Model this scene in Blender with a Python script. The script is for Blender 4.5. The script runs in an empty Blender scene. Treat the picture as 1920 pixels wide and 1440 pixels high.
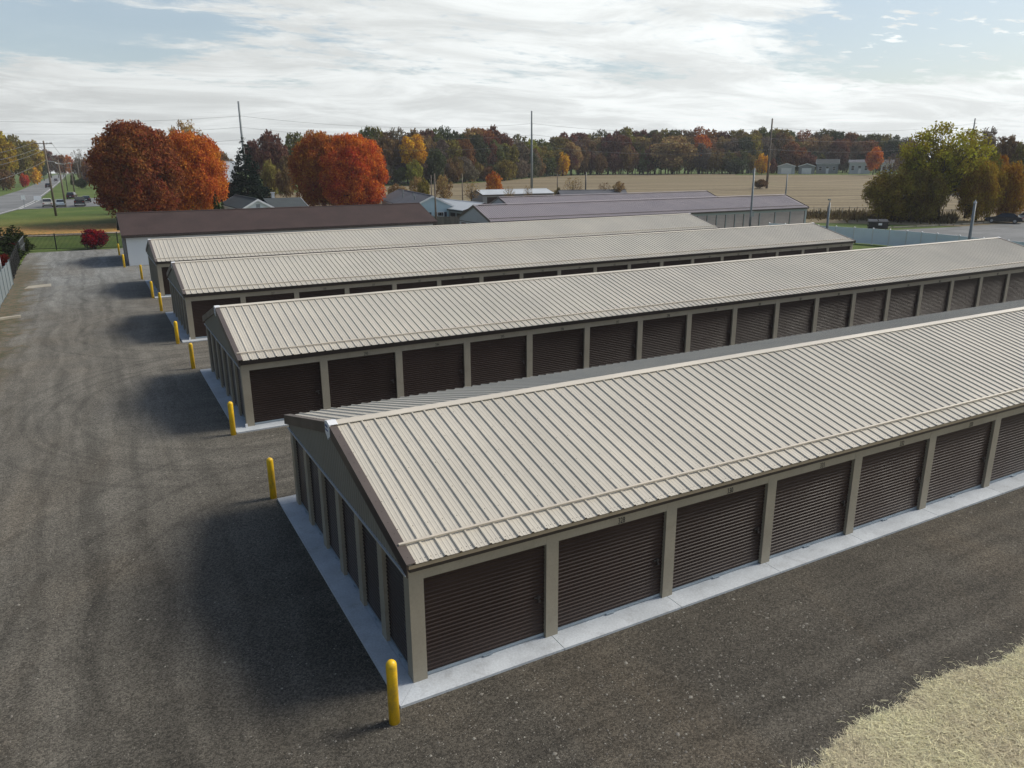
import bpy, math, random
import numpy as np
from mathutils import Vector, Matrix, noise as mnoise
R = math.radians
scene = bpy.context.scene
COL = scene.collection

# ------------------------------------------------------------------ camera
F, CX, CY, CZ, YAW, PITCH, ROLL = 1423.9, -4.1596, -11.6026, 9.418, 0.4985, 0.2838, -0.0071
_f = np.array([math.sin(YAW)*math.cos(PITCH), math.cos(YAW)*math.cos(PITCH), -math.sin(PITCH)])
_r = np.array([math.cos(YAW), -math.sin(YAW), 0.0])
_u = np.cross(_r, _f)
RT = math.cos(ROLL)*_r + math.sin(ROLL)*_u
UP = -math.sin(ROLL)*_r + math.cos(ROLL)*_u
CAM = np.array([CX, CY, CZ])
cd = bpy.data.cameras.new("camera"); cam = bpy.data.objects.new("camera", cd); COL.objects.link(cam)
cd.sensor_width = 36; cd.lens = F/1920*36; cd.clip_end = 5000; cd.clip_start = 0.1
m = Matrix.Identity(4)
for i in range(3):
    m[i][0], m[i][1], m[i][2], m[i][3] = RT[i], UP[i], -_f[i], CAM[i]
cam.matrix_world = m
scene.camera = cam

# ------------------------------------------------------------------ light, sky, exposure
SUN_AZ, SUN_EL = 98.0, 43.0        # azimuth measured from +Y towards +X
sd = bpy.data.lights.new("sun", 'SUN'); sd.energy = 3.3; sd.angle = R(18.0); sd.color = (1.0, 0.94, 0.84)
sun = bpy.data.objects.new("sun", sd); COL.objects.link(sun)
sdir = Vector((math.sin(R(SUN_AZ))*math.cos(R(SUN_EL)), math.cos(R(SUN_AZ))*math.cos(R(SUN_EL)), math.sin(R(SUN_EL))))
sun.rotation_euler = sdir.to_track_quat('Z', 'Y').to_euler(); sun.location = (60, -20, 60)
scene.view_settings.view_transform = 'Standard'; scene.view_settings.look = 'None'
scene.view_settings.exposure = 0.0; scene.view_settings.gamma = 1.0

class NT:
    """small node-tree helper"""
    def __init__(s, tree): s.t = tree; s.t.nodes.clear()
    def n(s, typ, **kw):
        nd = s.t.nodes.new(typ)
        ins = kw.pop('ins', {})
        for k, v in kw.items(): setattr(nd, k, v)
        for k, v in ins.items(): s.set(nd, k, v)
        return nd
    def set(s, nd, k, v):
        sock = nd.inputs[k]
        if isinstance(v, bpy.types.NodeSocket): s.t.links.new(v, sock)
        elif isinstance(v, bpy.types.Node): s.t.links.new(v.outputs[0], sock)
        else:
            if isinstance(v, (tuple, list)) and len(v) == 3 and sock.type == 'RGBA': v = (*v, 1)
            sock.default_value = v
    def math(s, op, a, b=0.0, clamp=False):
        nd = s.n('ShaderNodeMath', operation=op, use_clamp=clamp); s.set(nd, 0, a); s.set(nd, 1, b); return nd.outputs[0]
    def mix(s, fac, a, b, mode='MIX'):
        nd = s.n('ShaderNodeMix', data_type='RGBA', blend_type=mode)
        s.set(nd, 0, fac); s.set(nd, 6, a); s.set(nd, 7, b); return nd.outputs[2]
    def ramp(s, fac, p0, p1, c0=0.0, c1=1.0):
        nd = s.n('ShaderNodeMapRange', interpolation_type='SMOOTHSTEP'); s.set(nd, 0, fac)
        for i, v in zip((1, 2, 3, 4), (p0, p1, c0, c1)): nd.inputs[i].default_value = v
        return nd.outputs[0]
    def noise(s, vec, scale, detail=4.0, rough=0.55, dist=0.0):
        nd = s.n('ShaderNodeTexNoise'); s.set(nd, 'Vector', vec)
        for k, v in (('Scale', scale), ('Detail', detail), ('Roughness', rough), ('Distortion', dist)): nd.inputs[k].default_value = v
        return nd.outputs['Fac']
    def mapv(s, vec, scale=(1, 1, 1), rot=(0, 0, 0), loc=(0, 0, 0)):
        nd = s.n('ShaderNodeMapping'); s.set(nd, 'Vector', vec)
        nd.inputs['Scale'].default_value = scale; nd.inputs['Rotation'].default_value = rot; nd.inputs['Location'].default_value = loc
        return nd.outputs[0]
    def blob(s, d, az, el, raz, rel, p=None):
        """1 inside an elliptic patch of sky round a world direction, 0 outside"""
        a = s.math('DIVIDE', s.math('SUBTRACT', d[0], az), raz); e = s.math('DIVIDE', s.math('SUBTRACT', d[1], el), rel)
        rr = s.math('SQRT', s.math('ADD', s.math('MULTIPLY', a, a), s.math('MULTIPLY', e, e)))
        return s.ramp(rr, 0.25, 1.0, 1.0, 0.0)

world = bpy.data.worlds.new("World"); scene.world = world; world.use_nodes = True
N = NT(world.node_tree)
tc = N.n('ShaderNodeTexCoord')
sky = N.n('ShaderNodeTexSky', sky_type='NISHITA', sun_disc=False, sun_elevation=R(SUN_EL), sun_rotation=R(SUN_AZ),
          air_density=1.0, dust_density=1.6, ozone_density=1.2)
skyc = N.mix(1.0, sky.outputs[0], (0.125, 0.124, 0.120), 'MULTIPLY')
sep = N.n('ShaderNodeSeparateXYZ', ins={0: tc.outputs['Generated']})
dx, dy, dz = sep.outputs
az = N.math('MULTIPLY', N.math('ARCTAN2', dx, dy), 180/math.pi)
el = N.math('MULTIPLY', N.math('ARCSINE', dz), 180/math.pi)
den = N.math('ADD', N.math('MAXIMUM', dz, 0.0), 0.10)
pl = N.n('ShaderNodeCombineXYZ', ins={0: N.math('DIVIDE', dx, den), 1: N.math('DIVIDE', dy, den), 2: 0.0})
plr = N.mapv(pl.outputs[0], rot=(0, 0, R(28)), scale=(0.62, 1.0, 1.0))
n1 = N.noise(plr, 0.55, 8, 0.6, 0.5)
n2 = N.noise(plr, 1.9, 10, 0.68, 0.5)
n3 = N.noise(plr, 7.5, 8, 0.7, 0.3)
dens = N.math('ADD', N.math('ADD', N.math('MULTIPLY', n1, 0.55), N.math('MULTIPLY', n2, 0.42)), N.math('MULTIPLY', n3, 0.38))
gaps = N.math('ADD', N.math('MULTIPLY', N.blob((az, el), 2.0, 8.4, 12.0, 4.6), 0.13), N.math('MULTIPLY', N.blob((az, el), 57.0, 8.3, 14.0, 4.6), 0.27))
gaps = N.math('ADD', gaps, N.math('MULTIPLY', N.blob((az, el), 62.0, 14.0, 22.0, 3.6), 0.22))
gaps = N.math('ADD', gaps, N.ramp(el, 16.0, 42.0, 0.0, 0.20))
gaps = N.math('ADD', gaps, N.math('MULTIPLY', N.ramp(dx, 0.0, -0.6, 0.0, 0.2), N.ramp(el, 6.0, 20.0)))
bonus = N.math('ADD', N.ramp(el, 6.0, 0.5, 0.0, 0.28), N.math('MULTIPLY', N.blob((az, el), 46.0, 11.3, 17.0, 2.4), 0.16))
dens = N.math('ADD', N.math('SUBTRACT', dens, gaps), bonus)
puff = N.math('MULTIPLY', N.ramp(N.noise(N.mapv(plr, loc=(3.1, 1.7, 0)), 7.0, 7, 0.62, 0.2), 0.555, 0.64), N.blob((az, el), 57.0, 8.6, 16.0, 6.5))
cov = N.math('MAXIMUM', N.ramp(dens, 0.545, 0.68), N.math('MULTIPLY', puff, 0.95))
# brighter near the sun's side, greyer where the sheet is thick
sundot = N.math('ADD', N.math('MULTIPLY', dx, float(sdir.x)), N.math('ADD', N.math('MULTIPLY', dy, float(sdir.y)), N.math('MULTIPLY', dz, float(sdir.z))))
bright = N.ramp(sundot, -0.35, 0.75, 0.72, 1.04)
thick = N.ramp(N.noise(plr, 1.3, 9, 0.68, 0.6), 0.36, 0.64, 0.83, 1.10)
cl = N.math('MULTIPLY', bright, thick)
ccol = N.mix(1.0, (0.955, 0.99, 0.985), N.n('ShaderNodeCombineXYZ', ins={0: cl, 1: cl, 2: cl}).outputs[0], 'MULTIPLY')
veil = N.math('MULTIPLY', N.math('MULTIPLY', N.ramp(el, 30.0, 2.0, 0.0, 0.50), N.ramp(dx, -0.75, -0.2, 0.25, 1.0)), N.ramp(n2, 0.25, 0.7, 0.75, 1.0))
skyc = N.mix(veil, skyc, (0.66, 0.75, 0.80))
west = N.ramp(dx, -0.75, -0.2)      # unseen sky opposite the sun: cloudless, and dimmed to darken the walls facing it
cov = N.math('MULTIPLY', cov, west)
wf = N.math('MULTIPLY_ADD', N.math('SUBTRACT', west, 1.0), 0.40); wf.node.inputs[2].default_value = 1.0
skyc = N.mix(1.0, skyc, N.n('ShaderNodeCombineXYZ', ins={0: wf, 1: wf, 2: wf}).outputs[0], 'MULTIPLY')
full = N.mix(cov, skyc, ccol)
bg = N.n('ShaderNodeBackground', ins={0: full, 1: 1.0})
N.n('ShaderNodeOutputWorld', ins={0: bg.outputs[0]})

# ------------------------------------------------------------------ picture geometry helpers (world points from real distances)
def ray(u, v):
    d = _f*F + RT*(u-960) - UP*(v-720)
    return d/np.linalg.norm(d)
def gnd(u, v, z=0.0):
    d = ray(u, v); return CAM + d*((z-CZ)/d[2])
def at(u, v, D):
    d = ray(u, v); return CAM + d*(D/math.hypot(d[0], d[1]))
def ss(a, b, x):
    t = np.clip((np.asarray(x, float)-a)/(b-a), 0, 1); return t*t*(3-2*t)
def gz(x, y):
    x = np.asarray(x, float); y = np.asarray(y, float)
    D = np.hypot(x-CX, y-CY); a = np.degrees(np.arctan2(x-CX, y-CY))
    left = 1.3*ss(104, 150, D)*(1-ss(40, 80, -a))
    t = np.clip((D-130)/200, 0, 1); right = 4.3*(t + 0.15*np.sin(2*np.pi*t)*-0.3)*(1-ss(75, 110, a))
    w = ss(8, 18, a)
    return left*(1-w) + right*w
def ong(u, v, d0=15, d1=900):
    D = d0
    while D < d1:
        q = at(u, v, D)
        if q[2] <= gz(q[0], q[1]): break
        D *= 1.004
    return np.array([q[0], q[1], float(gz(q[0], q[1]))])
def spot(u, D, v=310):
    q = at(u, v, D); return np.array([q[0], q[1], float(gz(q[0], q[1]))])

# ------------------------------------------------------------------ object helpers
def tag(o, label=None, cat=None, group=None, kind=None):
    for k, v in (('label', label), ('category', cat), ('group', group), ('kind', kind)):
        if v: o[k] = v
    return o
def empty(name, loc=(0, 0, 0), rz=0.0, **kw):
    o = bpy.data.objects.new(name, None); o.empty_display_size = 0.3; COL.objects.link(o)
    o.location = tuple(float(c) for c in loc); o.rotation_euler = (0, 0, rz); return tag(o, **kw)
def link(name, me, parent=None, **kw):
    o = bpy.data.objects.new(name, me); COL.objects.link(o)
    if parent: o.parent = parent
    return tag(o, **kw)
def kids(o): return [c for c in bpy.data.objects if c.parent == o]
KIDS = {}
def copy_tree(o, parent=None, index=None):
    if index is None:
        index = {}
        for c in bpy.data.objects:
            if c.parent: index.setdefault(c.parent.name, []).append(c)
    c = o.copy(); COL.objects.link(c)
    if parent: c.parent = parent
    for ch in index.get(o.name, []): copy_tree(ch, c, index)
    return c

class MB:
    def __init__(s): s.v = []; s.f = []; s.mi = []; s.cur = 0
    def add(s, vs, fs):
        b = len(s.v); s.v += [tuple(map(float, p)) for p in vs]; s.f += [tuple(i+b for i in f) for f in fs]; s.mi += [s.cur]*len(fs); return s
    def box(s, x0, x1, y0, y1, z0, z1):
        vs = [(x, y, z) for z in (z0, z1) for y in (y0, y1) for x in (x0, x1)]
        return s.add(vs, [(0, 2, 3, 1), (4, 5, 7, 6), (0, 1, 5, 4), (2, 6, 7, 3), (0, 4, 6, 2), (1, 3, 7, 5)])
    def poly(s, pts): return s.add(pts, [tuple(range(len(pts)))])
    def prism(s, pts, vec):
        n = len(pts); q = [tuple(np.array(p)+np.array(vec)) for p in pts]
        return s.add(list(pts)+q, [tuple(range(n))[::-1], tuple(range(n, 2*n))]+[(i, (i+1) % n, n+(i+1) % n, n+i) for i in range(n)])
    def tube(s, pts, rs, n=8, cap=True):
        pts = [np.array(p, float) for p in pts]
        if not hasattr(rs, '__len__'): rs = [rs]*len(pts)
        vs = []
        for i, p in enumerate(pts):
            t = pts[min(i+1, len(pts)-1)]-pts[max(i-1, 0)]; t = t/(np.linalg.norm(t)+1e-9)
            a = np.cross(t, (0, 0, 1.0));
            if np.linalg.norm(a) < 0.05: a = np.array([1.0, 0, 0])
            a /= np.linalg.norm(a); b = np.cross(t, a)
            vs += [p+rs[i]*(math.cos(2*math.pi*k/n)*a+math.sin(2*math.pi*k/n)*b) for k in range(n)]
        fs = [(i*n+k, i*n+(k+1) % n, (i+1)*n+(k+1) % n, (i+1)*n+k) for i in range(len(pts)-1) for k in range(n)]
        if cap: fs += [tuple(range(n))[::-1], tuple(range((len(pts)-1)*n, len(pts)*n))]
        return s.add(vs, fs)
    def mesh(s, name, mats, smooth=False):
        me = bpy.data.meshes.new(name); me.from_pydata(s.v, [], s.f); 
        mats = mats if isinstance(mats, (list, tuple)) else [mats]
        for mm in mats: me.materials.append(mm)
        if len(mats) > 1: me.polygons.foreach_set('material_index', s.mi)
        if smooth: me.polygons.foreach_set('use_smooth', [True]*len(me.polygons))
        me.update(); return me
    def build(s, name, mats, parent=None, smooth=False, **kw):
        return link(name, s.mesh(name, mats, smooth), parent, **kw)
def npmesh(name, V, quads, mat):
    me = bpy.data.meshes.new(name); k = quads.shape[1]
    me.vertices.add(len(V)); me.vertices.foreach_set('co', V.astype(np.float32).ravel())
    me.loops.add(quads.size); me.loops.foreach_set('vertex_index', quads.astype(np.int32).ravel())
    me.polygons.add(len(quads)); me.polygons.foreach_set('loop_start', np.arange(0, quads.size, k, dtype=np.int32))
    me.polygons.foreach_set('loop_total', np.full(len(quads), k, dtype=np.int32))
    me.materials.append(mat); me.update(calc_edges=True); return me

# ------------------------------------------------------------------ materials
def paint(name, col, rough=0.5, var=0.12, scale=1.5, spec=0.5, metal=0.0, bump=0.0, streak=False, objcol=False, fine=0.0, panels=0.0, each=0.0, grime=0.0):
    mt = bpy.data.materials.new(name); mt.use_nodes = True; T = NT(mt.node_tree)
    P0 = p = T.n('ShaderNodeNewGeometry').outputs['Position']
    if streak: p = T.mapv(p, scale=(1, 1, 0.15))
    nz = T.noise(p, scale, 6, 0.6)
    f = T.ramp(nz, 0.3, 0.72, 1-var, 1+var)
    if fine: f = T.math('MULTIPLY', f, T.ramp(T.noise(p, scale*25, 2), 0.3, 0.7, 1-fine, 1+fine))
    oi = T.n('ShaderNodeObjectInfo')
    if panels:
        x = T.n('ShaderNodeSeparateXYZ', ins={0: P0}).outputs[0]
        cell = T.math('FLOOR', T.math('DIVIDE', x, 0.9144)); w = T.n('ShaderNodeTexWhiteNoise', noise_dimensions='1D'); T.set(w, 'W', cell)
        f = T.math('MULTIPLY', f, T.ramp(w.outputs['Value'], 0, 1, 1-panels, 1+panels))
        f = T.math('MULTIPLY', f, T.ramp(T.noise(T.mapv(P0, scale=(3.2, 0.12, 0.12)), 1.0, 5, 0.65), 0.3, 0.7, 0.975, 1.02))
    if each: f = T.math('MULTIPLY', f, T.ramp(oi.outputs['Random'], 0, 1, 1-each, 1+each))
    base = oi.outputs['Color'] if objcol else (*col, 1)
    c = T.mix(1.0, base, T.n('ShaderNodeCombineXYZ', ins={0: f, 1: f, 2: f}).outputs[0], 'MULTIPLY')
    if grime:
        g = T.ramp(T.math('ADD', T.noise(P0, 2.2, 7, 0.72, 0.5), T.math('MULTIPLY', T.noise(P0, 17, 3, 0.7), 0.25)), 0.62, 0.82)
        c = T.mix(T.math('MULTIPLY', g, grime), c, (0.11, 0.095, 0.075))
    b = T.n('ShaderNodeBsdfPrincipled', ins={'Base Color': c, 'Metallic': metal, 'Specular IOR Level': spec})
    T.set(b, 'Roughness', T.ramp(nz, 0.2, 0.8, max(0.02, rough-0.08), min(1, rough+0.08)))
    if bump:
        bp = T.n('ShaderNodeBump', ins={'Strength': bump, 'Distance': 0.02, 'Height': T.noise(p, scale*12, 4)}); T.set(b, 'Normal', bp.outputs[0])
    T.n('ShaderNodeOutputMaterial', ins={0: b.outputs[0]}); return mt

M = {}
M['roof'] = paint('beige_metal_roof', (0.535, 0.497, 0.418), 0.42, 0.045, 0.35, 0.45, fine=0.02, panels=0.02)
M['rooftrim'] = paint('beige_trim', (0.60, 0.55, 0.46), 0.42, 0.06, 0.6)
M['guard'] = paint('tan_bar', (0.56, 0.50, 0.41), 0.45, 0.06, 0.8)
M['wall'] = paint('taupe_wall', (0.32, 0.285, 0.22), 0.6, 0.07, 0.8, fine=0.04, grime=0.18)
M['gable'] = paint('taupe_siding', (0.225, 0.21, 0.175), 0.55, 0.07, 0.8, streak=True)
M['brown'] = paint('brown_trim', (0.110, 0.088, 0.074), 0.42, 0.08, 0.8)
M['fascia'] = paint('shaded_brown_fascia', (0.055, 0.041, 0.034), 0.45, 0.08, 0.8)  # brown trim again, with the gable-side shade put into its colour
M['dkbrown'] = paint('dark_brown_gutter', (0.035, 0.026, 0.022), 0.4, 0.1, 0.8)
M['tanboard'] = paint('tan_eave_board', (0.36, 0.29, 0.20), 0.6, 0.1, 0.7, streak=False)
M['door'] = paint('brown_roll_door', (0.037, 0.0228, 0.0180), 0.44, 0.12, 0.7, 0.3, each=0.14)
M['screw'] = paint('screw_head', (0.12, 0.10, 0.09), 0.5)
M['bar'] = paint('galvanised_bar', (0.34, 0.40, 0.45), 0.4, 0.1, 2.0, metal=0.5)
M['latch'] = paint('steel_latch', (0.11, 0.105, 0.105), 0.35, 0.1, 3, metal=0.7)
M['black'] = paint('black_paint', (0.012, 0.012, 0.013), 0.4, 0.1)
M['white'] = paint('white_paint', (0.78, 0.79, 0.80), 0.45, 0.05)
M['farwhite'] = paint('dull_white_siding', (0.50, 0.53, 0.56), 0.6, 0.06, 0.6)
M['ltrim'] = paint('pale_trim', (0.50, 0.52, 0.54), 0.4, 0.05)
M['blueink'] = paint('blue_ink', (0.05, 0.09, 0.28), 0.6, 0.05)
M['yellow'] = paint('safety_yellow', (0.80, 0.50, 0.012), 0.42, 0.12, 3.0, fine=0.05, grime=0.35)
M['conc'] = paint('concrete', (0.50, 0.535, 0.565), 0.8, 0.12, 0.9, 0.3, bump=0.15, fine=0.07, grime=0.2)
M['oldconc'] = paint('old_concrete', (0.34, 0.31, 0.25), 0.85, 0.2, 1.2, 0.3, bump=0.2, fine=0.1)
M['vinyl'] = paint('shade_tinted_vinyl', (0.82, 0.90, 0.97), 0.4, 0.04, 0.5)  # white vinyl with the blue of open shade put into its colour
M['greyvinyl'] = paint('grey_panel', (0.19, 0.225, 0.24), 0.5, 0.06, 0.8)
M['iron'] = paint('black_iron', (0.012, 0.012, 0.013), 0.45, 0.1)
M['gatemesh'] = paint('dark_gate', (0.03, 0.033, 0.04), 0.5, 0.1)
M['polewood'] = paint('weathered_pole', (0.16, 0.135, 0.11), 0.85, 0.2, 3, 0.2)
M['greypole'] = paint('grey_pole', (0.20, 0.23, 0.24), 0.5, 0.1, 2)
M['wire'] = paint('grey_wire', (0.16, 0.165, 0.17), 0.6, 0.05)
M['purple'] = paint('mauve_metal_roof', (0.29, 0.255, 0.26), 0.42, 0.06, 0.4)
M['shingle'] = paint('brown_shingle', (0.060, 0.042, 0.039), 0.9, 0.16, 0.5, 0.2, bump=0.3, fine=0.14)
M['dkshingle'] = paint('slate_shingle', (0.065, 0.075, 0.078), 0.9, 0.14, 0.6, 0.2, bump=0.3, fine=0.12)
M['greyshingle'] = paint('grey_shingle', (0.12, 0.125, 0.14), 0.9, 0.14, 0.4, 0.2, bump=0.3, fine=0.12)
M['whitesiding'] = paint('pale_grey_siding', (0.70, 0.74, 0.77), 0.6, 0.06, 0.6, streak=True)
M['bluesiding'] = paint('light_blue_siding', (0.46, 0.60, 0.69), 0.6, 0.05, 0.8, streak=True)
M['greysiding'] = paint('grey_siding', (0.27, 0.285, 0.30), 0.6, 0.06, 0.8)
M['mauvedoor'] = paint('mauve_door', (0.36, 0.31, 0.31), 0.45, 0.06, 0.8)
M['greycol'] = paint('blue_grey_column', (0.28, 0.32, 0.34), 0.5, 0.06, 0.8)
M['whiteroof'] = paint('white_roof', (0.46, 0.49, 0.51), 0.5, 0.08, 0.4)
M['red'] = paint('barn_red', (0.16, 0.02, 0.02), 0.7, 0.15, 1.5)
M['glass'] = paint('window_glass', (0.02, 0.025, 0.03), 0.08, 0.1, 0.5, 0.8)
M['shutter'] = paint('navy_shutter', (0.02, 0.03, 0.055), 0.5)
M['wood'] = paint('weathered_fence', (0.20, 0.18, 0.15), 0.85, 0.25, 2.0, 0.2, streak=True)
M['tyre'] = paint('tyre', (0.015, 0.015, 0.016), 0.8)
M['rim'] = paint('alloy_rim', (0.4, 0.4, 0.42), 0.35, metal=0.6)
M['carpaint'] = paint('car_paint', (1, 1, 1), 0.25, 0.03, 1.0, 0.4, objcol=True)
M['tail'] = paint('tail_light', (0.25, 0.015, 0.015), 0.25)
M['lamp'] = paint('head_light', (0.6, 0.62, 0.65), 0.15)
M['trunk'] = paint('bark', (0.055, 0.045, 0.038), 0.9, 0.25, 4, 0.2)
M['marking'] = paint('white_marking', (0.55, 0.55, 0.53), 0.8, 0.2, 1.5)

def leafmat(name, transl=0.3, nscale=0.45, amp=0.35, huevar=0.03):
    mt = bpy.data.materials.new(name); mt.use_nodes = True; T = NT(mt.node_tree)
    g = T.n('ShaderNodeNewGeometry'); p = g.outputs['Position']
    col = T.n('ShaderNodeObjectInfo').outputs['Color']
    nz = T.noise(p, nscale, 3, 0.6)
    rnd = g.outputs['Random Per Island']
    hue = T.math('ADD', 0.5, T.math('ADD', T.math('MULTIPLY', T.math('SUBTRACT', rnd, 0.5), huevar*1.4), T.math('MULTIPLY', T.math('SUBTRACT', nz, 0.5), huevar*3.2)))
    val = T.math('ADD', 1.0, T.math('ADD', T.math('MULTIPLY', T.math('SUBTRACT', rnd, 0.5), 0.7), T.math('MULTIPLY', T.math('SUBTRACT', nz, 0.5), amp*3)))
    h = T.n('ShaderNodeHueSaturation', ins={'Hue': hue, 'Saturation': 1.0, 'Value': val, 'Color': col})
    d = T.n('ShaderNodeBsdfDiffuse', ins={0: h.outputs[0]}); t = T.n('ShaderNodeBsdfTranslucent', ins={0: h.outputs[0]})
    mx = T.n('ShaderNodeMixShader', ins={0: transl, 1: d.outputs[0], 2: t.outputs[0]})
    T.n('ShaderNodeOutputMaterial', ins={0: mx.outputs[0]}); return mt
M['leaf'] = leafmat('leaf'); M['needle'] = leafmat('needle', 0.08, 0.6, 0.3, 0.01)
M['mleaf'] = leafmat('maple_leaf', 0.32, 0.22, 0.14, 0.03)
M['straw'] = leafmat('straw_blade', 0.15, 0.8, 0.14, 0.02)
M['stone'] = leafmat('loose_stone', 0.0, 3.0, 0.3, 0.02)

def groundmat(name, fn):
    mt = bpy.data.materials.new(name); mt.use_nodes = True; T = NT(mt.node_tree)
    p = T.n('ShaderNodeNewGeometry').outputs['Position']
    s = T.n('ShaderNodeSeparateXYZ', ins={0: p})
    c, rough, h, dist = fn(T, p, s.outputs[0], s.outputs[1])
    b = T.n('ShaderNodeBsdfPrincipled', ins={'Base Color': c, 'Roughness': rough, 'Specular IOR Level': 0.25})
    if h is not None:
        bp = T.n('ShaderNodeBump', ins={'Strength': 0.6, 'Distance': dist, 'Height': h}); T.set(b, 'Normal', bp.outputs[0])
    T.n('ShaderNodeOutputMaterial', ins={0: b.outputs[0]}); return mt

def gravel(T, p, x, y):
    big = T.noise(p, 0.10, 5, 0.6, 0.6); mid = T.noise(p, 0.7, 5, 0.62, 0.3)
    # newer dark gravel round the front building, older pale gravel towards the gate
    yy = T.math('ADD', y, T.math('MULTIPLY', T.math('SUBTRACT', big, 0.5), 22.0))
    yy = T.math('SUBTRACT', yy, T.math('MULTIPLY', x, 0.9))
    old = T.ramp(yy, -2.0, 30.0); vold = T.ramp(yy, 44.0, 74.0)
    c = T.mix(old, (0.082, 0.074, 0.060), (0.150, 0.140, 0.118))
    c = T.mix(vold, c, (0.215, 0.218, 0.205))
    brown = T.ramp(T.noise(T.mapv(p, scale=(1, 0.35, 1), loc=(7, 3, 0)), 0.16, 4, 0.6, 0.8), 0.46, 0.66)
    c = T.mix(T.math('MULTIPLY', brown, 0.35), c, (0.125, 0.098, 0.066))
    # wheel tracks: along the drive on the left, along the aisles between the rows, and turning from one into the other
    warp = T.math('MULTIPLY', T.math('SUBTRACT', T.noise(p, 0.05, 3), 0.5), 5.0)
    tl = T.noise(T.n('ShaderNodeCombineXYZ', ins={0: T.math('ADD', x, warp), 1: T.math('MULTIPLY', y, 0.035), 2: 0.0}).outputs[0], 1.25, 4, 0.6)
    ta = T.noise(T.n('ShaderNodeCombineXYZ', ins={0: T.math('MULTIPLY', x, 0.04), 1: T.math('ADD', y, T.math('MULTIPLY', warp, 0.5)), 2: 3.0}).outputs[0], 1.3, 4, 0.6)
    side = T.ramp(T.math('ADD', x, T.math('MULTIPLY', T.math('SUBTRACT', mid, 0.5), 2.0)), -2.5, 0.5)
    tr = T.mix(side, tl, ta)
    tf = T.ramp(tr, 0.34, 0.68, 0.83, 1.18)
    def line(d, w, lo=0.76): return T.ramp(T.math('ABSOLUTE', d), w*0.3, w, lo, 1.0)
    wob = T.math('MULTIPLY', T.math('SUBTRACT', T.noise(p, 0.25, 3), 0.5), 0.9)
    for xc in (-8.1, -6.4, -5.3, -3.9): tf = T.math('MULTIPLY', tf, line(T.math('ADD', T.math('SUBTRACT', x, xc), T.math('MULTIPLY', wob, 1.6)), 0.24, 0.82))
    for cx_, cy_, rs in ((1.5, 21.5, (7.2, 8.9)), (2.0, 4.2, (7.4, 9.1, 11.2)), (1.5, 38.3, (7.2, 8.9)), (1.2, 21.0, (8.0, 9.7)), (2.0, -10.5, (6.3, 8.0)), (1.5, 55.0, (7.4, 9.0))):
        ex = T.math('SUBTRACT', x, cx_); ey = T.math('SUBTRACT', y, cy_)
        rad_ = T.math('ADD', T.math('SQRT', T.math('ADD', T.math('MULTIPLY', ex, ex), T.math('MULTIPLY', ey, ey))), wob)
        keep_ = T.ramp(ex, 0.8, -0.8)
        for r0_ in rs: tf = T.math('MULTIPLY', tf, T.math('SUBTRACT', 1.0, T.math('MULTIPLY', keep_, T.math('SUBTRACT', 1.0, line(T.math('SUBTRACT', rad_, r0_), 0.17, 0.84)))))
    for yc in (-3.6, -2.1, 12.1, 13.6, 29.0, 30.6): tf = T.math('MULTIPLY', tf, T.math('SUBTRACT', 1.0, T.math('MULTIPLY', T.ramp(x, -1.5, 2.0), T.math('SUBTRACT', 1.0, line(T.math('ADD', T.math('SUBTRACT', y, yc), wob), 0.26, 0.86)))))
    c = T.mix(1.0, c, T.n('ShaderNodeCombineXYZ', ins={0: tf, 1: tf, 2: tf}).outputs[0], 'MULTIPLY')
    bf = T.math('MULTIPLY', T.ramp(mid, 0.3, 0.72, 0.88, 1.11), T.ramp(big, 0.3, 0.7, 0.93, 1.06))
    c = T.mix(1.0, c, T.n('ShaderNodeCombineXYZ', ins={0: bf, 1: bf, 2: bf}).outputs[0], 'MULTIPLY')
    # stones
    v = T.n('ShaderNodeTexVoronoi', ins={'Vector': p, 'Scale': 36.0}); vc = T.n('ShaderNodeSeparateColor', ins={0: v.outputs['Color']})
    sf = T.ramp(vc.outputs[0], 0.0, 1.0, 0.50, 1.52)
    c = T.mix(0.85, c, T.mix(1.0, c, T.n('ShaderNodeCombineXYZ', ins={0: sf, 1: sf, 2: sf}).outputs[0], 'MULTIPLY'))
    wh = T.math('MULTIPLY', T.math('GREATER_THAN', vc.outputs[1], 0.972), T.ramp(v.outputs['Distance'], 0.45, 0.25))
    c = T.mix(T.math('MULTIPLY', wh, 0.75), c, (0.30, 0.285, 0.25))
    fn = T.noise(p, 70, 3, 0.75)
    ff = T.ramp(fn, 0.25, 0.75, 0.6, 1.42)
    c = T.mix(1.0, c, T.n('ShaderNodeCombineXYZ', ins={0: ff, 1: ff, 2: ff}).outputs[0], 'MULTIPLY')
    # weedy dirt verge by the left fence
    vx = T.math('ADD', x, T.math('MULTIPLY', T.math('SUBTRACT', T.noise(p, 0.35, 5, 0.7), 0.5), 5.5))
    verge = T.math('MULTIPLY', T.ramp(vx, -8.2, -9.6), T.math('MULTIPLY', T.ramp(y, 14.0, 36.0), T.ramp(y, 90, 70)))
    vg = T.mix(T.ramp(T.noise(p, 1.6, 5, 0.7), 0.42, 0.6), (0.135, 0.105, 0.065), (0.07, 0.072, 0.035))
    vg = T.mix(T.ramp(T.noise(p, 3.1, 3, 0.7), 0.58, 0.66), vg, (0.21, 0.11, 0.04))
    c = T.mix(T.math('MULTIPLY', verge, 0.85), c, vg)
    h = T.math('ADD', T.math('MULTIPLY', fn, 0.5), T.math('ADD', T.math('MULTIPLY', v.outputs['Distance'], -0.5), T.math('MULTIPLY', tr, 1.6)))
    return c, 0.92, h, 0.035
M['gravel'] = groundmat('gravel_lot', gravel)

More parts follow.
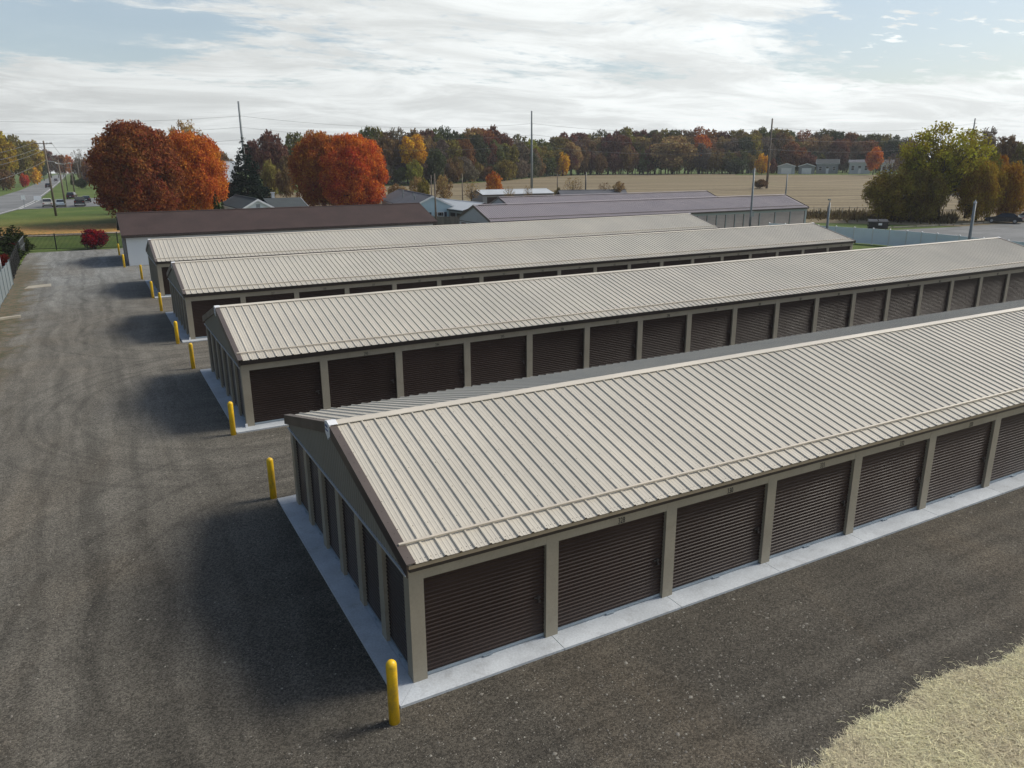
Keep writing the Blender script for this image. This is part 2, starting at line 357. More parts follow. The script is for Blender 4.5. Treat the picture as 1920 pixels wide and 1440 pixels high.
def lawn(T, p, x, y):
    a = T.noise(p, 0.12, 5, 0.65); b = T.noise(p, 1.5, 5, 0.7); f = T.noise(p, 9, 3, 0.7)
    c = T.mix(T.ramp(a, 0.35, 0.65), (0.066, 0.112, 0.018), (0.105, 0.145, 0.030))
    c = T.mix(T.math('MULTIPLY', T.ramp(b, 0.5, 0.75), 0.5), c, (0.15, 0.125, 0.06))
    # fallen maple leaves lying over the grass near the path
    ly = T.math('ADD', y, T.math('MULTIPLY', T.math('SUBTRACT', a, 0.5), 9.0))
    band = T.math('MULTIPLY', T.ramp(ly, 108, 112), T.ramp(ly, 127, 117))
    band = T.math('MULTIPLY', band, T.ramp(x, 26, 12))
    band = T.math('MAXIMUM', band, T.math('MULTIPLY', 0.22, T.math('MULTIPLY', T.ramp(ly, 108, 112), T.ramp(ly, 146, 122))))
    lf = T.math('MULTIPLY', T.ramp(T.math('ADD', b, T.math('MULTIPLY', f, 0.5)), 0.62, 0.82), band)
    lf = T.math('MAXIMUM', lf, T.math('MULTIPLY', band, 0.45))
    c = T.mix(T.math('MULTIPLY', lf, 0.95), c, T.mix(T.ramp(f, 0.4, 0.6), (0.46, 0.17, 0.05), (0.46, 0.27, 0.09)))
    ff = T.ramp(f, 0.25, 0.75, 0.65, 1.35)
    c = T.mix(1.0, c, T.n('ShaderNodeCombineXYZ', ins={0: ff, 1: ff, 2: ff}).outputs[0], 'MULTIPLY')
    return c, 0.95, f, 0.08
M['lawn'] = groundmat('lawn_grass', lawn)

def field(T, p, x, y):
    w = T.math('MULTIPLY', T.math('SUBTRACT', T.noise(p, 0.012, 3), 0.5), 60.0)
    t = T.math('ADD', T.math('ADD', T.math('MULTIPLY', x, 0.62), T.math('MULTIPLY', y, 0.78)), w)
    st = T.noise(T.n('ShaderNodeCombineXYZ', ins={0: t, 1: T.math('MULTIPLY', T.math('SUBTRACT', T.math('MULTIPLY', x, 0.78), T.math('MULTIPLY', y, 0.62)), 0.02), 2: 0.0}).outputs[0], 0.16, 4, 0.65)
    a = T.noise(p, 0.02, 4, 0.6); f = T.noise(p, 1.4, 4, 0.7)
    c = T.mix(T.ramp(st, 0.36, 0.66), (0.155, 0.120, 0.068), (0.265, 0.215, 0.132))
    c = T.mix(T.math('MULTIPLY', T.ramp(a, 0.5, 0.7), 0.35), c, (0.19, 0.165, 0.08))
    ff = T.ramp(f, 0.25, 0.75, 0.8, 1.2)
    c = T.mix(1.0, c, T.n('ShaderNodeCombineXYZ', ins={0: ff, 1: ff, 2: ff}).outputs[0], 'MULTIPLY')
    return c, 0.95, None, 0
M['field'] = groundmat('stubble_field', field)
def asphalt(T, p, x, y):
    a = T.noise(p, 0.08, 5, 0.65, 0.4); f = T.noise(p, 6, 3, 0.7)
    c = T.mix(T.ramp(a, 0.3, 0.7), (0.15, 0.155, 0.155), (0.23, 0.235, 0.235))
    cr = T.noise(T.mapv(p, rot=(0, 0, 0.5), scale=(0.15, 1.2, 1)), 0.7, 5, 0.7, 1.0)
    c = T.mix(T.math('MULTIPLY', T.ramp(cr, 0.55, 0.62), 0.4), c, (0.09, 0.09, 0.09))
    ff = T.ramp(f, 0.25, 0.75, 0.85, 1.15)
    c = T.mix(1.0, c, T.n('ShaderNodeCombineXYZ', ins={0: ff, 1: ff, 2: ff}).outputs[0], 'MULTIPLY')
    return c, 0.9, None, 0
M['asphalt'] = groundmat('grey_asphalt', asphalt)
def pathmat(T, p, x, y):
    a = T.noise(p, 0.5, 5, 0.65); c = T.mix(T.ramp(a, 0.3, 0.7), (0.26, 0.22, 0.17), (0.36, 0.31, 0.25)); return c, 0.9, None, 0
M['path'] = groundmat('path_concrete', pathmat)
def strawbase(T, p, x, y):
    a = T.noise(p, 1.1, 5, 0.65); f = T.noise(p, 28, 4, 0.75)
    c = T.mix(T.ramp(a, 0.3, 0.7), (0.40, 0.355, 0.225), (0.52, 0.475, 0.32))
    c = T.mix(T.math('MULTIPLY', T.ramp(T.noise(p, 2.6, 4, 0.7), 0.58, 0.72), 0.6), c, (0.13, 0.10, 0.055))
    ff = T.ramp(f, 0.25, 0.75, 0.55, 1.4)
    c = T.mix(1.0, c, T.n('ShaderNodeCombineXYZ', ins={0: ff, 1: ff, 2: ff}).outputs[0], 'MULTIPLY')
    return c, 0.95, f, 0.05
M['strawbase'] = groundmat('straw_mulch', strawbase)

# ------------------------------------------------------------------ terrain, lot, roads
rng = np.random.default_rng(7); random.seed(7)
rad = np.concatenate([np.arange(0, 100, 10), np.arange(100, 345, 4), np.arange(345, 620, 25), [650, 740, 860, 1000]])
na = 240; A = np.linspace(0, 2*np.pi, na, endpoint=False)
RR, AA = np.meshgrid(rad, A, indexing='ij')
X = CX+RR*np.sin(AA); Y = CY+RR*np.cos(AA); Z = gz(X, Y)-0.085
V = np.stack([X, Y, Z], -1).reshape(-1, 3)
q = [(i*na+j, i*na+(j+1) % na, (i+1)*na+(j+1) % na, (i+1)*na+j) for i in range(len(rad)-1) for j in range(na)]
me = npmesh('ground', V, np.array(q)[:, ::-1], M['lawn']); me.polygons.foreach_set('use_smooth', [True]*len(me.polygons))
link('ground', me, kind='structure')

def sheet(name, fu, nu, nv, lift, mat):
    """grid sheet laid on the terrain; fu(s,t) gives (x,y)"""
    s, t = np.meshgrid(np.linspace(0, 1, nu+1), np.linspace(0, 1, nv+1), indexing='ij')
    x, y = fu(s, t); V = np.stack([x, y, gz(x, y)+lift], -1).reshape(-1, 3)
    q = np.array([(i*(nv+1)+j, (i+1)*(nv+1)+j, (i+1)*(nv+1)+j+1, i*(nv+1)+j+1) for i in range(nu) for j in range(nv)])
    me = npmesh(name, V, q, mat)
    if me.polygons[0].normal.z < 0: me.flip_normals()
    return link(name, me, kind='structure')
def lin(a, b): return lambda s: a+(b-a)*s
def gw(y): return -10.6+0.0*y
sheet('gravel_lot', lambda s, t: (-10.75+s*78+0.0*t + (1-s)*(-25)*ss(40, 12, -60+t*150.8), -60+t*150.8), 30, 60, -0.05, M['gravel'])

def polar(a0, a1, d0, d1): return lambda s, t: (CX+(d0+(d1(s)-d0)*t)*np.sin(np.radians(a0+(a1-a0)*s)), CY+(d0+(d1(s)-d0)*t)*np.cos(np.radians(a0+(a1-a0)*s)))
def fld_edge(s):
    a = 9+(68-9)*s
    return np.interp(a, [9, 15, 20, 26, 29, 32, 36, 44, 46, 50, 68], [215, 235, 250, 262, 285, 318, 332, 334, 322, 321, 321])
sheet('field', polar(9, 68, 131, fld_edge), 80, 60, -0.03, M['field'])
sheet('grass_strip', polar(44.5, 60, 321.5, lambda s: 340+0*s), 20, 6, -0.02, M['lawn'])
# road along the left, rising slightly to the far trees
def _edge(px): q = np.array([ong(u, v) for u, v in px]); return q[np.argsort(q[:, 1])]
RE = _edge([(0, 402), (40, 391), (70, 376), (95, 357), (112, 342), (125, 328), (132, 321)])
LE = _edge([(0, 368), (30, 359), (62, 350), (80, 343), (97, 333), (112, 324), (121, 319.5)])
def _ex(E, y):
    k = (E[2, 0]-E[0, 0])/(E[2, 1]-E[0, 1]); k2 = (E[-1, 0]-E[-3, 0])/(E[-1, 1]-E[-3, 1])
    return np.where(y < E[0, 1], E[0, 0]+k*(y-E[0, 1]), np.where(y > E[-1, 1], E[-1, 0]+k2*(y-E[-1, 1]), np.interp(y, E[:, 1], E[:, 0])))
def road_xy(s, t):
    y = 60+s*800; xr = _ex(RE, y); w = np.clip(xr-_ex(LE, y), 9.5, 16.0); return xr-w*t, y
print('ROAD', RE.round(1).tolist(), LE.round(1).tolist())
sheet('road', road_xy, 120, 4, -0.035, M['asphalt'])
def line_xy(off, w): return lambda s, t: (road_xy(s, 0*t)[0]-off-w*t, road_xy(s, t)[1])
sheet('road_edge_line', line_xy(0.5, 0.25), 120, 1, -0.02, M['marking'])
K0, K1, K2, K3 = [ong(*p_)[:2] for p_ in ((34, 392.5), (196, 386), (186, 371), (74, 375))]
sheet('car_park', lambda s, t: tuple(((K0[i]*(1-s)+K1[i]*s)*(1-t)+(K3[i]*(1-s)+K2[i]*s)*t) for i in (0, 1)), 12, 10, -0.03, M['asphalt'])
sheet('car_park_line', lambda s, t: tuple((K0[i]*(1-s)+K3[i]*s)+(0.3*t if i == 0 else 0) for i in (0, 1)), 12, 1, -0.02, M['marking'])
sheet('path', lambda s, t: (-30+s*40, 108.6+1.7*t+(1-s)*1.6), 30, 2, -0.02, M['path'])
sheet('parking_lot', lambda s, t: (77+s*95, -30+t*(90-s*12)), 24, 24, -0.03, M['asphalt'])

# ------------------------------------------------------------------ storage buildings
P = 3.048
def rib_profile(x0, x1, pitch=0.3048, h=0.032, minor=True):
    pts = []; x = x0+0.12
    pts.append((x0, 0))
    while x+pitch < x1:
        pts += [(x-0.038, 0), (x-0.016, h), (x+0.016, h), (x+0.038, 0)]
        if minor:
            for k in (0.36, 0.66):
                c = x+pitch*k; pts += [(c-0.018, 0), (c-0.008, 0.0042), (c+0.008, 0.0042), (c+0.018, 0)]
        x += pitch
    pts.append((x1, 0)); return pts
def slope_mesh(name, x0, x1, ya, za, yb, zb, mats, screws=False, **kw):
    mb = MB(); pr = rib_profile(x0, x1, **kw); n = len(pr)
    sl = (zb-za)/(yb-ya); k = 1/math.sqrt(1+sl*sl)
    nz, ny = k, -sl*k
    vs = [(x, ya+h*ny, za+h*nz) for x, h in pr]+[(x, yb+h*ny, zb+h*nz) for x, h in pr]
    fs = [(i, i+1, n+i+1, n+i) for i in range(n-1)]
    if yb < ya: fs = [f[::-1] for f in fs]
    mb.add(vs, fs)
    if screws:
        mb.cur = 1
        x = x0+0.12+0.055
        while x+0.2 < x1 and x < 24:
            for fr in (0.02, 0.2, 0.38, 0.56, 0.74, 0.92):
                for dxx in ((0, 0.10, 0.19) if fr < 0.05 else (0, )):
                    cx = x+dxx; cy = ya+(yb-ya)*fr; cz = za+(zb-za)*fr; r_ = 0.0085
                    mb.add([(cx-r_, cy-r_, cz-r_*sl+0.001), (cx+r_, cy-r_, cz-r_*sl+0.001), (cx+r_, cy+r_, cz+r_*sl+0.001), (cx-r_, cy+r_, cz+r_*sl+0.001), (cx, cy, cz+0.010)],
                           [(0, 1, 4), (1, 2, 4), (2, 3, 4), (3, 0, 4)])
            x += 0.3048
    return mb.mesh(name, mats)
def door_mesh(w, h, mat, pitch=0.0855):
    """rolled steel curtain: one horizontal rib per slat, facing -Y, origin at its lower left corner"""
    pr = []; z = 0.07
    pr.append((0.0, z))
    while z+pitch < h:
        pr += [(0.0, z+0.040), (-0.017, z+0.050), (-0.017, z+0.064), (0.0, z+0.078)]; z += pitch
    pr.append((0.0, h)); n = len(pr)
    mb = MB(); mb.add([(0, y, zz) for y, zz in pr]+[(w, y, zz) for y, zz in pr], [(i, n+i, n+i+1, i+1) for i in range(n-1)])
    return mb.mesh('roll_door', mat)
_num = {}
def number_mesh(txt, size=0.15):
    if txt not in _num:
        cu = bpy.data.curves.new('num', 'FONT'); cu.body = txt; cu.size = size; cu.align_x = 'CENTER'; cu.extrude = 0.002; cu.space_character = 1.05
        o = bpy.data.objects.new('num', cu); COL.objects.link(o); bpy.context.view_layer.update()
        me = bpy.data.meshes.new_from_object(o.evaluated_get(bpy.context.evaluated_depsgraph_get())); me.name = 'unit_number'
        me.transform(Matrix.Diagonal((0.78, 1.25, 1, 1))); me.materials.clear(); me.materials.append(M['black'])
        bpy.data.objects.remove(o); _num[txt] = me
    return _num[txt]
CW, WD, HD, RZ, EZ, OY, OX, DB = 0.286, 9.21, 2.139, 3.80, 2.574, 0.175, 0.06, 0.137
LEN = 18*P+CW-DB
COLX = [0.0]+[i*P-DB for i in range(1, 19)]
CY6 = [i*(WD-CW)/6 for i in range(7)]
REC = 0.09
def storage(first_no):
    root = empty('storage_building')
    # slab with joints
    s = MB(); s.box(0.02, LEN+0.35, 0.02, WD+0.4, -0.12, -0.004)
    g = 0.007; xs = [0]+[c+CW/2 for c in COLX[1:]]+[LEN+0.45]; sf, sg = 0.483, 0.445
    s.box(-sg+0.01, LEN+0.4, -sf+0.01, WD+sf-0.01, -0.14, -0.018)
    s.prism([(-sg, -sf, -0.12), (xs[1]-g, -sf, -0.12), (xs[1]-g, 0.019, -0.12), (0.019-g, 0.019, -0.12)], (0, 0, 0.12))
    for a, b in zip(xs[1:-1], xs[2:]): s.box(a+g, b-g, -sf, 0.019, -0.12, 0)
    ys = [0, CY6[2]+CW/2, CY6[4]+CW/2, WD-0.05, WD+sf]
    s.prism([(-sg, -sf+0.012, -0.12), (0.019-2*g, 0.019, -0.12), (0.019-2*g, ys[1]-g, -0.12), (-sg, ys[1]-g, -0.12)], (0, 0, 0.12))
    for a, b in zip(ys[1:-1], ys[2:]): s.box(-sg, 0.019, a+g, b-g, -0.12, 0)
    s.box(0.019+g, LEN+0.45, WD+0.41, WD+sf, -0.12, 0)
    s.build('slab', M['conc'], root)
    # walls: columns, headers, blind rear and far end
    w = MB()
    for i, c in enumerate(COLX): w.box(c, c+CW, 0, 0.13, -0.003, 2.46)
    for i in range(18): w.box(COLX[i]+CW, COLX[i+1], 0.003, 0.12, HD, 2.46)
    for i, c in enumerate(CY6): w.box(0 if 0 < i < 6 else 0.003, 0.13, c if i else 0.131, c+CW, -0.003, 2.36)
    for i in range(6): w.box(0.004, 0.12, CY6[i]+CW, CY6[i+1], HD, 2.36)
    w.box(0.131, LEN-0.002, WD-0.15, WD, 0, 2.46); w.box(LEN-0.15, LEN, 0.131, WD-0.151, 0, 2.46)
    w.build('wall', M['wall'], root)
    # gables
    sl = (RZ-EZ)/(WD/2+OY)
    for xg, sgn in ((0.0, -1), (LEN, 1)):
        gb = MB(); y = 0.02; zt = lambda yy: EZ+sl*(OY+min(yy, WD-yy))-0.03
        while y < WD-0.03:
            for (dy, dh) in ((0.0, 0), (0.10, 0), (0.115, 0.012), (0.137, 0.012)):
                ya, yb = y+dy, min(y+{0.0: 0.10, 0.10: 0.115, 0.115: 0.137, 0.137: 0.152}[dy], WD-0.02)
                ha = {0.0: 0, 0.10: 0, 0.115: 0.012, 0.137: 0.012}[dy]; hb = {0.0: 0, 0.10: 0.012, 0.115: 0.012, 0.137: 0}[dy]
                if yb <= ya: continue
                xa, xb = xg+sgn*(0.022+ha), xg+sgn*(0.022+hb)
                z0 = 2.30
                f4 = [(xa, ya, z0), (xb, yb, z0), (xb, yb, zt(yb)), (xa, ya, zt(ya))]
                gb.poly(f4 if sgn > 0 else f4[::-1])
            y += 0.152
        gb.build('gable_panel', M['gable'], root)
        t = MB(); t.box(xg+sgn*0.045-0.02, xg+sgn*0.045+0.02, 0.0, WD, 2.272, 2.296); t.build('gable_trim', M['ltrim'], root)
    # roof
    X0, X1 = -OX, LEN+OX
    link('roof_panel', slope_mesh('roof_panel', X0, X1, -OY, EZ, WD/2, RZ, [M['roof'], M['screw']], screws=True), root)
    link('roof_panel', slope_mesh('roof_panel', X0, X1, WD+OY, EZ, WD/2, RZ, M['roof']), root)
    rc = MB(); k = sl
    yb = WD/2
    for sg2 in (-1, 1):
        rc.poly([(X0+0.02, yb, RZ+0.052), (X1, yb, RZ+0.052), (X1, yb+sg2*0.16, RZ+0.048-0.16*k), (X0+0.02, yb+sg2*0.16, RZ+0.048-0.16*k)][::-sg2])
        rc.poly([(X0+0.02, yb+sg2*0.16, RZ+0.048-0.16*k), (X1, yb+sg2*0.16, RZ+0.048-0.16*k), (X1, yb+sg2*0.163, RZ+0.034-0.16*k), (X0+0.02, yb+sg2*0.163, RZ+0.034-0.16*k)][::-sg2])
    rc.build('ridge_cap', M['rooftrim'], root)
    for xe, sgn in ((X0, -1), (X1, 1)):
        for s2 in (-1, 1):
            rk = MB(); ye = -OY-0.012 if s2 < 0 else WD+OY+0.012
            yt = WD/2+s2*0.15
            za = EZ+0.038; zb = RZ+0.038-0.15*k
            xi = xe-sgn*0.145; xo = xe+sgn*0.03
            # flat flange on the roof, then the fascia hanging over the gable
            rk.prism([(xo, ye, za), (xi, ye, za), (xi, ye, za-0.012), (xo, ye, za-0.012)], (0, yt-ye, zb-za))
            rk.cur = 1; rk.prism([(xo, ye, za-0.013), (xo-sgn*0.022, ye, za-0.013), (xo-sgn*0.022, ye, za-0.27), (xo, ye, za-0.27)], (0, yt-ye, zb-za))
            rk.cur = 0
            for j in range(14):
                fr = (j+0.5)/14; yy = ye+(yt-ye)*fr; zz = za+(zb-za)*fr; xx = xe-sgn*0.06
                rk.add([(xx-0.01, yy-0.01, zz), (xx+0.01, yy-0.01, zz), (xx+0.01, yy+0.01, zz), (xx-0.01, yy+0.01, zz), (xx, yy, zz+0.012)], [(0, 1, 4), (1, 2, 4), (2, 3, 4), (3, 0, 4)])
            rk.build('rake_trim', [M['brown'], M['fascia']], root)
        ec = MB(); xo = xe+sgn*0.036; xi = xe-sgn*0.17; y0, y1 = WD/2-0.19, WD/2+0.19
        zt_, zl = RZ+0.066, RZ+0.066-0.19*k
        ec.prism([(xo, y0, zl), (xo, WD/2, zt_), (xo, y1, zl), (xo, y1, zl-0.27), (xo, WD/2, zl-0.40), (xo, y0, zl-0.27)], (sgn*-0.04, 0, 0))
        ec.prism([(xo-sgn*0.041, y0, zl), (xo-sgn*0.041, WD/2, zt_), (xo-sgn*0.041, y1, zl), (xo-sgn*0.041, y1, zl-0.01), (xo-sgn*0.041, WD/2, zt_-0.01), (xo-sgn*0.041, y0, zl-0.01)], (xi-xo+sgn*0.041, 0, 0))
        cap = ec.build('ridge_end_cap', M['white'], root)
        if sgn < 0:
            for row, (zz, hh) in enumerate(((zl-0.11, 0.06), (zl-0.20, 0.04))):
                yy = y1-0.03; lt = MB()
                for wl in ((0.03, 0.02, 0.035, 0.022, 0.03, 0.028), (0.022, 0.03, 0.02, 0.03, 0.024, 0.03, 0.02))[row]:
                    lt.box(xo-0.003, xo-0.001, yy-wl, yy, zz, zz+hh*(0.7+0.3*((len(lt.v)//8) % 2))); yy -= wl+0.008
                lt.build('lettering', M['blueink'], cap)
    # eave board and gutter
    ev = MB(); ev.box(X0+0.02, X1-0.02, -0.15, -0.02, 2.478, 2.548); ev.cur = 1; ev.box(X0+0.05, X1-0.05, -0.115, -0.003, 2.392, 2.477)
    ev.build('eave_trim', [M['tanboard'], M['dkbrown']], root)
    ev = MB(); ev.box(X0+0.02, X1-0.02, WD+0.002, WD+0.14, 2.42, 2.548); ev.build('eave_trim', M['dkbrown'], root)
    # snow guard bar lying on the ribs
    sg = MB(); d = 0.50; y = -OY+d; z = EZ+d*k+0.036
    sg.prism([(X0+0.02, y-0.022, z-0.006), (X0+0.02, y+0.022, z+0.006), (X0+0.02, y+0.013, z+0.044), (X0+0.02, y-0.031, z+0.032)], (X1-X0-0.04, 0, 0))
    sg.build('snow_guard', M['guard'], root)
    # doors
    dm = door_mesh(P-CW-0.004, HD-0.03, M['door']); dm1 = door_mesh(COLX[1]-CW-0.004, HD-0.03, M['door']); gd = door_mesh(CY6[1]-CW-0.004, HD-0.03, M['door'])
    def door(mesh, loc, rz, wd):
        d = link('roll_door', mesh, root); d.location = loc; d.rotation_euler = (0, 0, rz)
        if wd not in bars:
            b = MB(); b.box(0, wd, -0.012, 0.02, 0.0, 0.066); b.box(wd*0.46, wd*0.54, -0.05, -0.0125, 0.004, 0.02); bars[wd] = b.mesh('bottom_bar', M['bar'])
            l = MB(); l.box(wd-0.24, wd-0.09, -0.030, -0.018, 0.93, 0.965); l.box(wd-0.165, wd-0.125, -0.045, -0.0305, 0.90, 0.99); l.box(wd-0.15, wd-0.10, -0.05, -0.031, 0.83, 0.885); lat[wd] = l.mesh('latch', M['latch'])
        link('bottom_bar', bars[wd], d); link('latch', lat[wd], d)
    bars, lat = {}, {}
    for i in range(18): door(dm if i else dm1, (COLX[i]+CW+0.002, REC, 0.012), 0, round((P if i else COLX[1])-CW-0.004, 4))
    for i in range(6): door(gd, (REC, CY6[i+1]-0.002, 0.012), -math.pi/2, round(CY6[1]-CW-0.004, 4))
    return root
def numbers(root, nums):
    for i, t in nums:
        o = link('unit_number', number_mesh(str(t)), root)
        o.location = (COLX[i]+CW+(P-CW)*0.56, -0.0015, HD+0.016); o.rotation_euler = (math.pi/2, 0, 0)

b1 = storage(0)
others = [copy_tree(b1) for _ in range(3)]
GB = 'rows of brown-door storage units'
tag(b1, 'beige-roofed storage row nearest the camera, units numbered from 328, beside the straw', 'storage building', GB)
numbers(b1, [(1, 328), (2, 330)]+[(i, 328+i) for i in range(3, 18)])
YS = [(-0.041, 16.702), (-0.087, 33.617), (-0.206, 50.428)]
LB = ['second beige-roofed storage row from the front, with white ridge caps, just behind the nearest row',
      'third beige-roofed storage row, between the second row and the farthest tan row',
      'farthest and shortest-looking beige-roofed storage row, in front of the brown shingled shed']
for o, (x, y), lb, n0 in zip(others, YS, LB, (292, 256, 220)):
    o.location = (x, y, 0); o['label'] = lb; o['category'] = 'storage building'; o['group'] = GB
    for c in kids(o):
        if c.name.startswith('eave_trim') and len(c.material_slots) > 1:
            c.material_slots[0].link = 'OBJECT'; c.material_slots[0].material = M['dkbrown']
    numbers(o, [(i, n0+i) for i in range(1, 18)])
    # small white downspout outlet at the corner of the rear rows
    ds = MB(); ds.box(-0.06, 0.02, -0.06, 0.0, 0.002, 0.12); ds.build('downspout_outlet', M['white'], o)

# ------------------------------------------------------------------ bollards
def bollard_mesh(r=0.096, h=1.27):
    mb = MB(); pts = [(0, 0, -0.1), (0, 0, h-r)]; rs = [r, r]
    for k in range(1, 6):
        a = k/5.3*math.pi/2; pts.append((0, 0, h-r+r*math.sin(a))); rs.append(r*math.cos(a))
    mb.tube(pts, rs, 20); return mb.mesh('yellow_bollard', M['yellow'], True)
bm = bollard_mesh(); collar = MB(); collar.tube([(0, 0, -0.02), (0, 0, 0.02)], [0.13, 0.11], 14)
BL = [((-0.66, -0.75), 'yellow bollard at the near front corner of the nearest storage row'),
      ((-0.51, 9.90), 'yellow bollard at the rear corner of the nearest storage row'),
      ((-0.61, 16.20), 'yellow bollard at the front corner of the second storage row'),
      ((-0.71, 26.98), 'yellow bollard at the rear corner of the second storage row'),
      ((-0.78, 33.12), 'yellow bollard at the front corner of the third storage row'),
      ((-0.69, 44.2), 'yellow bollard at the rear corner of the third storage row'),
      ((-0.77, 50.2), 'yellow bollard at the front corner of the farthest beige row'),
      ((-0.81, 61.2), 'yellow bollard at the rear corner of the farthest beige row'),
      ((-1.74, 70.9), 'yellow bollard at the near corner of the brown shingled shed'),
      ((-1.72, 82.6), 'dull yellow bollard at the far corner of the brown shingled shed')]
for (x, y), lb in BL:
    o = link('yellow_bollard', bm); o.location = (x, y, -0.05); tag(o, lb, 'bollard', 'yellow bollards at the building corners')

# ------------------------------------------------------------------ straw and loose stones
def edge(x): return -4.87+0.14*math.sin(x*0.9+0.5)+0.07*math.sin(x*2.3)+0.10*mnoise.noise((x*3.1, 0.3, 0))+0.05*mnoise.noise((x*11.0, 2.3, 0))
nx, ny = 700, 30; V = []
for i in range(nx+1):
    x = -12+i*60/nx; e = edge(x)
    for j in range(ny+1):
        t = j/ny; y = e-(t**1.6)*30
        V.append((x, y, -0.055+0.06*min(1, (e-y)/0.8)+0.02*mnoise.noise((x*0.8, y*0.8, 0))))
q = np.array([(i*(ny+1)+j, i*(ny+1)+j+1, (i+1)*(ny+1)+j+1, (i+1)*(ny+1)+j) for i in range(nx) for j in range(ny)])
me = npmesh('straw_mulch_bed', np.array(V), q, M['strawbase'])
if me.polygons[0].normal.z < 0: me.flip_normals()
sb = link('straw_mulch_bed', me, kind='structure')
nb = 130000
x = rng.uniform(3.6, 17.5, nb); dd = rng.exponential(2.2, nb); dd = np.where(dd > 8, rng.uniform(0, 8, nb), dd)-0.05; stray = rng.random(nb) < 0.006; dd = np.where(stray, -np.abs(rng.normal(0, 0.14, nb)), dd)
ex = np.array([edge(a) for a in x]); y = ex-dd+rng.normal(0, 0.03, nb)
z = -0.05+0.06*np.clip((ex-y)/0.8, 0, 1)+rng.uniform(0.002, 0.035, nb)*np.clip(0.25+(ex-y)/0.4, 0.1, 1)
th = rng.uniform(0, 2*np.pi, nb); ln = rng.uniform(0.06, 0.22, nb); ti = rng.normal(0, 0.17, nb); wd = rng.uniform(0.0016, 0.0042, nb)
c = np.stack([x, y, z], -1); d = np.stack([np.cos(th)*np.cos(ti), np.sin(th)*np.cos(ti), np.sin(ti)], -1)*ln[:, None]/2
sd_ = np.stack([-np.sin(th), np.cos(th), rng.normal(0, 0.4, nb)], -1)*wd[:, None]
V = np.stack([c-d-sd_, c-d+sd_, c+d+sd_, c+d-sd_], 1).reshape(-1, 3)
so = link('straw', npmesh('straw', V, np.arange(nb*4).reshape(-1, 4), M['straw']), label='pale loose straw strewn over the bare bank beside the gravel', cat='straw', kind='stuff')
so.color = (0.70, 0.645, 0.445, 1)
ns = 9000
x = np.concatenate([rng.uniform(-12, 20, ns//2), rng.uniform(-8, 9, ns-ns//2)]); y = np.concatenate([rng.uniform(-10, 16, ns//2), rng.uniform(-8, -0.5, ns-ns//2)])
keep = ~((x > -0.6) & (y > -0.6) & (y < 9.9)) & (y > np.array([edge(a) for a in x])+0.1); x, y = x[keep], y[keep]; ns = len(x)
r_ = rng.gamma(2.0, 0.0048, ns)+0.003; base = np.array([(1, 0, 0), (0, 1, 0), (-1, 0, 0), (0, -1, 0), (0, 0, 0.8)])
jit = rng.uniform(0.7, 1.3, (ns, 5, 1)); an = rng.uniform(0, 2*np.pi, ns)
bx = base[None]*jit*r_[:, None, None]
V = np.stack([bx[..., 0]*np.cos(an)[:, None]-bx[..., 1]*np.sin(an)[:, None]+x[:, None], bx[..., 0]*np.sin(an)[:, None]+bx[..., 1]*np.cos(an)[:, None]+y[:, None], bx[..., 2]-0.05], -1).reshape(-1, 3)
tri = np.array([(0, 1, 4), (1, 2, 4), (2, 3, 4), (3, 0, 4)]); tr = (np.arange(ns)*5)[:, None, None]+tri[None]
st = link('loose_stones', npmesh('loose_stones', V, tr.reshape(-1, 3), M['stone']), label='small pale stones scattered over the dark gravel', cat='stones', kind='stuff')
st.color = (0.24, 0.225, 0.195, 1)

# ------------------------------------------------------------------ trees
def leaves(clumps, n, size, seed, up=0.25, core=0.5, flat=0.0):
    g = np.random.default_rng(seed); cl = np.array(clumps, float)      # x y z rx rz
    w = cl[:, 3]**2*cl[:, 4]**0.5; idx = g.choice(len(cl), n, p=w/w.sum()); k = cl[idx]
    d = g.normal(0, 1, (n, 3)); d[:, 2] += up; d /= np.linalg.norm(d, axis=1)[:, None]
    rr = 1-core*g.random(n)**1.7; amp = np.minimum(1.0, 1.7/k[:, 3]); rr *= 1+0.10*amp*g.normal(0, 1, n)
    # ragged surface
    ph = np.sin(d[:, 0]*7+idx)*np.sin(d[:, 1]*6+2*idx)*np.sin(d[:, 2]*7+idx*.5); rr *= 1+0.22*amp*ph
    p = k[:, :3]+d*rr[:, None]*np.stack([k[:, 3], k[:, 3], k[:, 4]], -1)
    nr = d*0.6+g.normal(0, 0.7, (n, 3)); nr[:, 2] += flat; nr /= np.linalg.norm(nr, axis=1)[:, None]
    t = np.cross(nr, g.normal(0, 1, (n, 3))); t /= np.linalg.norm(t, axis=1)[:, None]; b = np.cross(nr, t)
    s = (size*g.uniform(0.6, 1.35, n))[:, None]
    V = np.stack([p-t*s, p-b*s*0.55, p+t*s, p+b*s*0.55], 1).reshape(-1, 3)
    return V, np.arange(n*4).reshape(-1, 4)
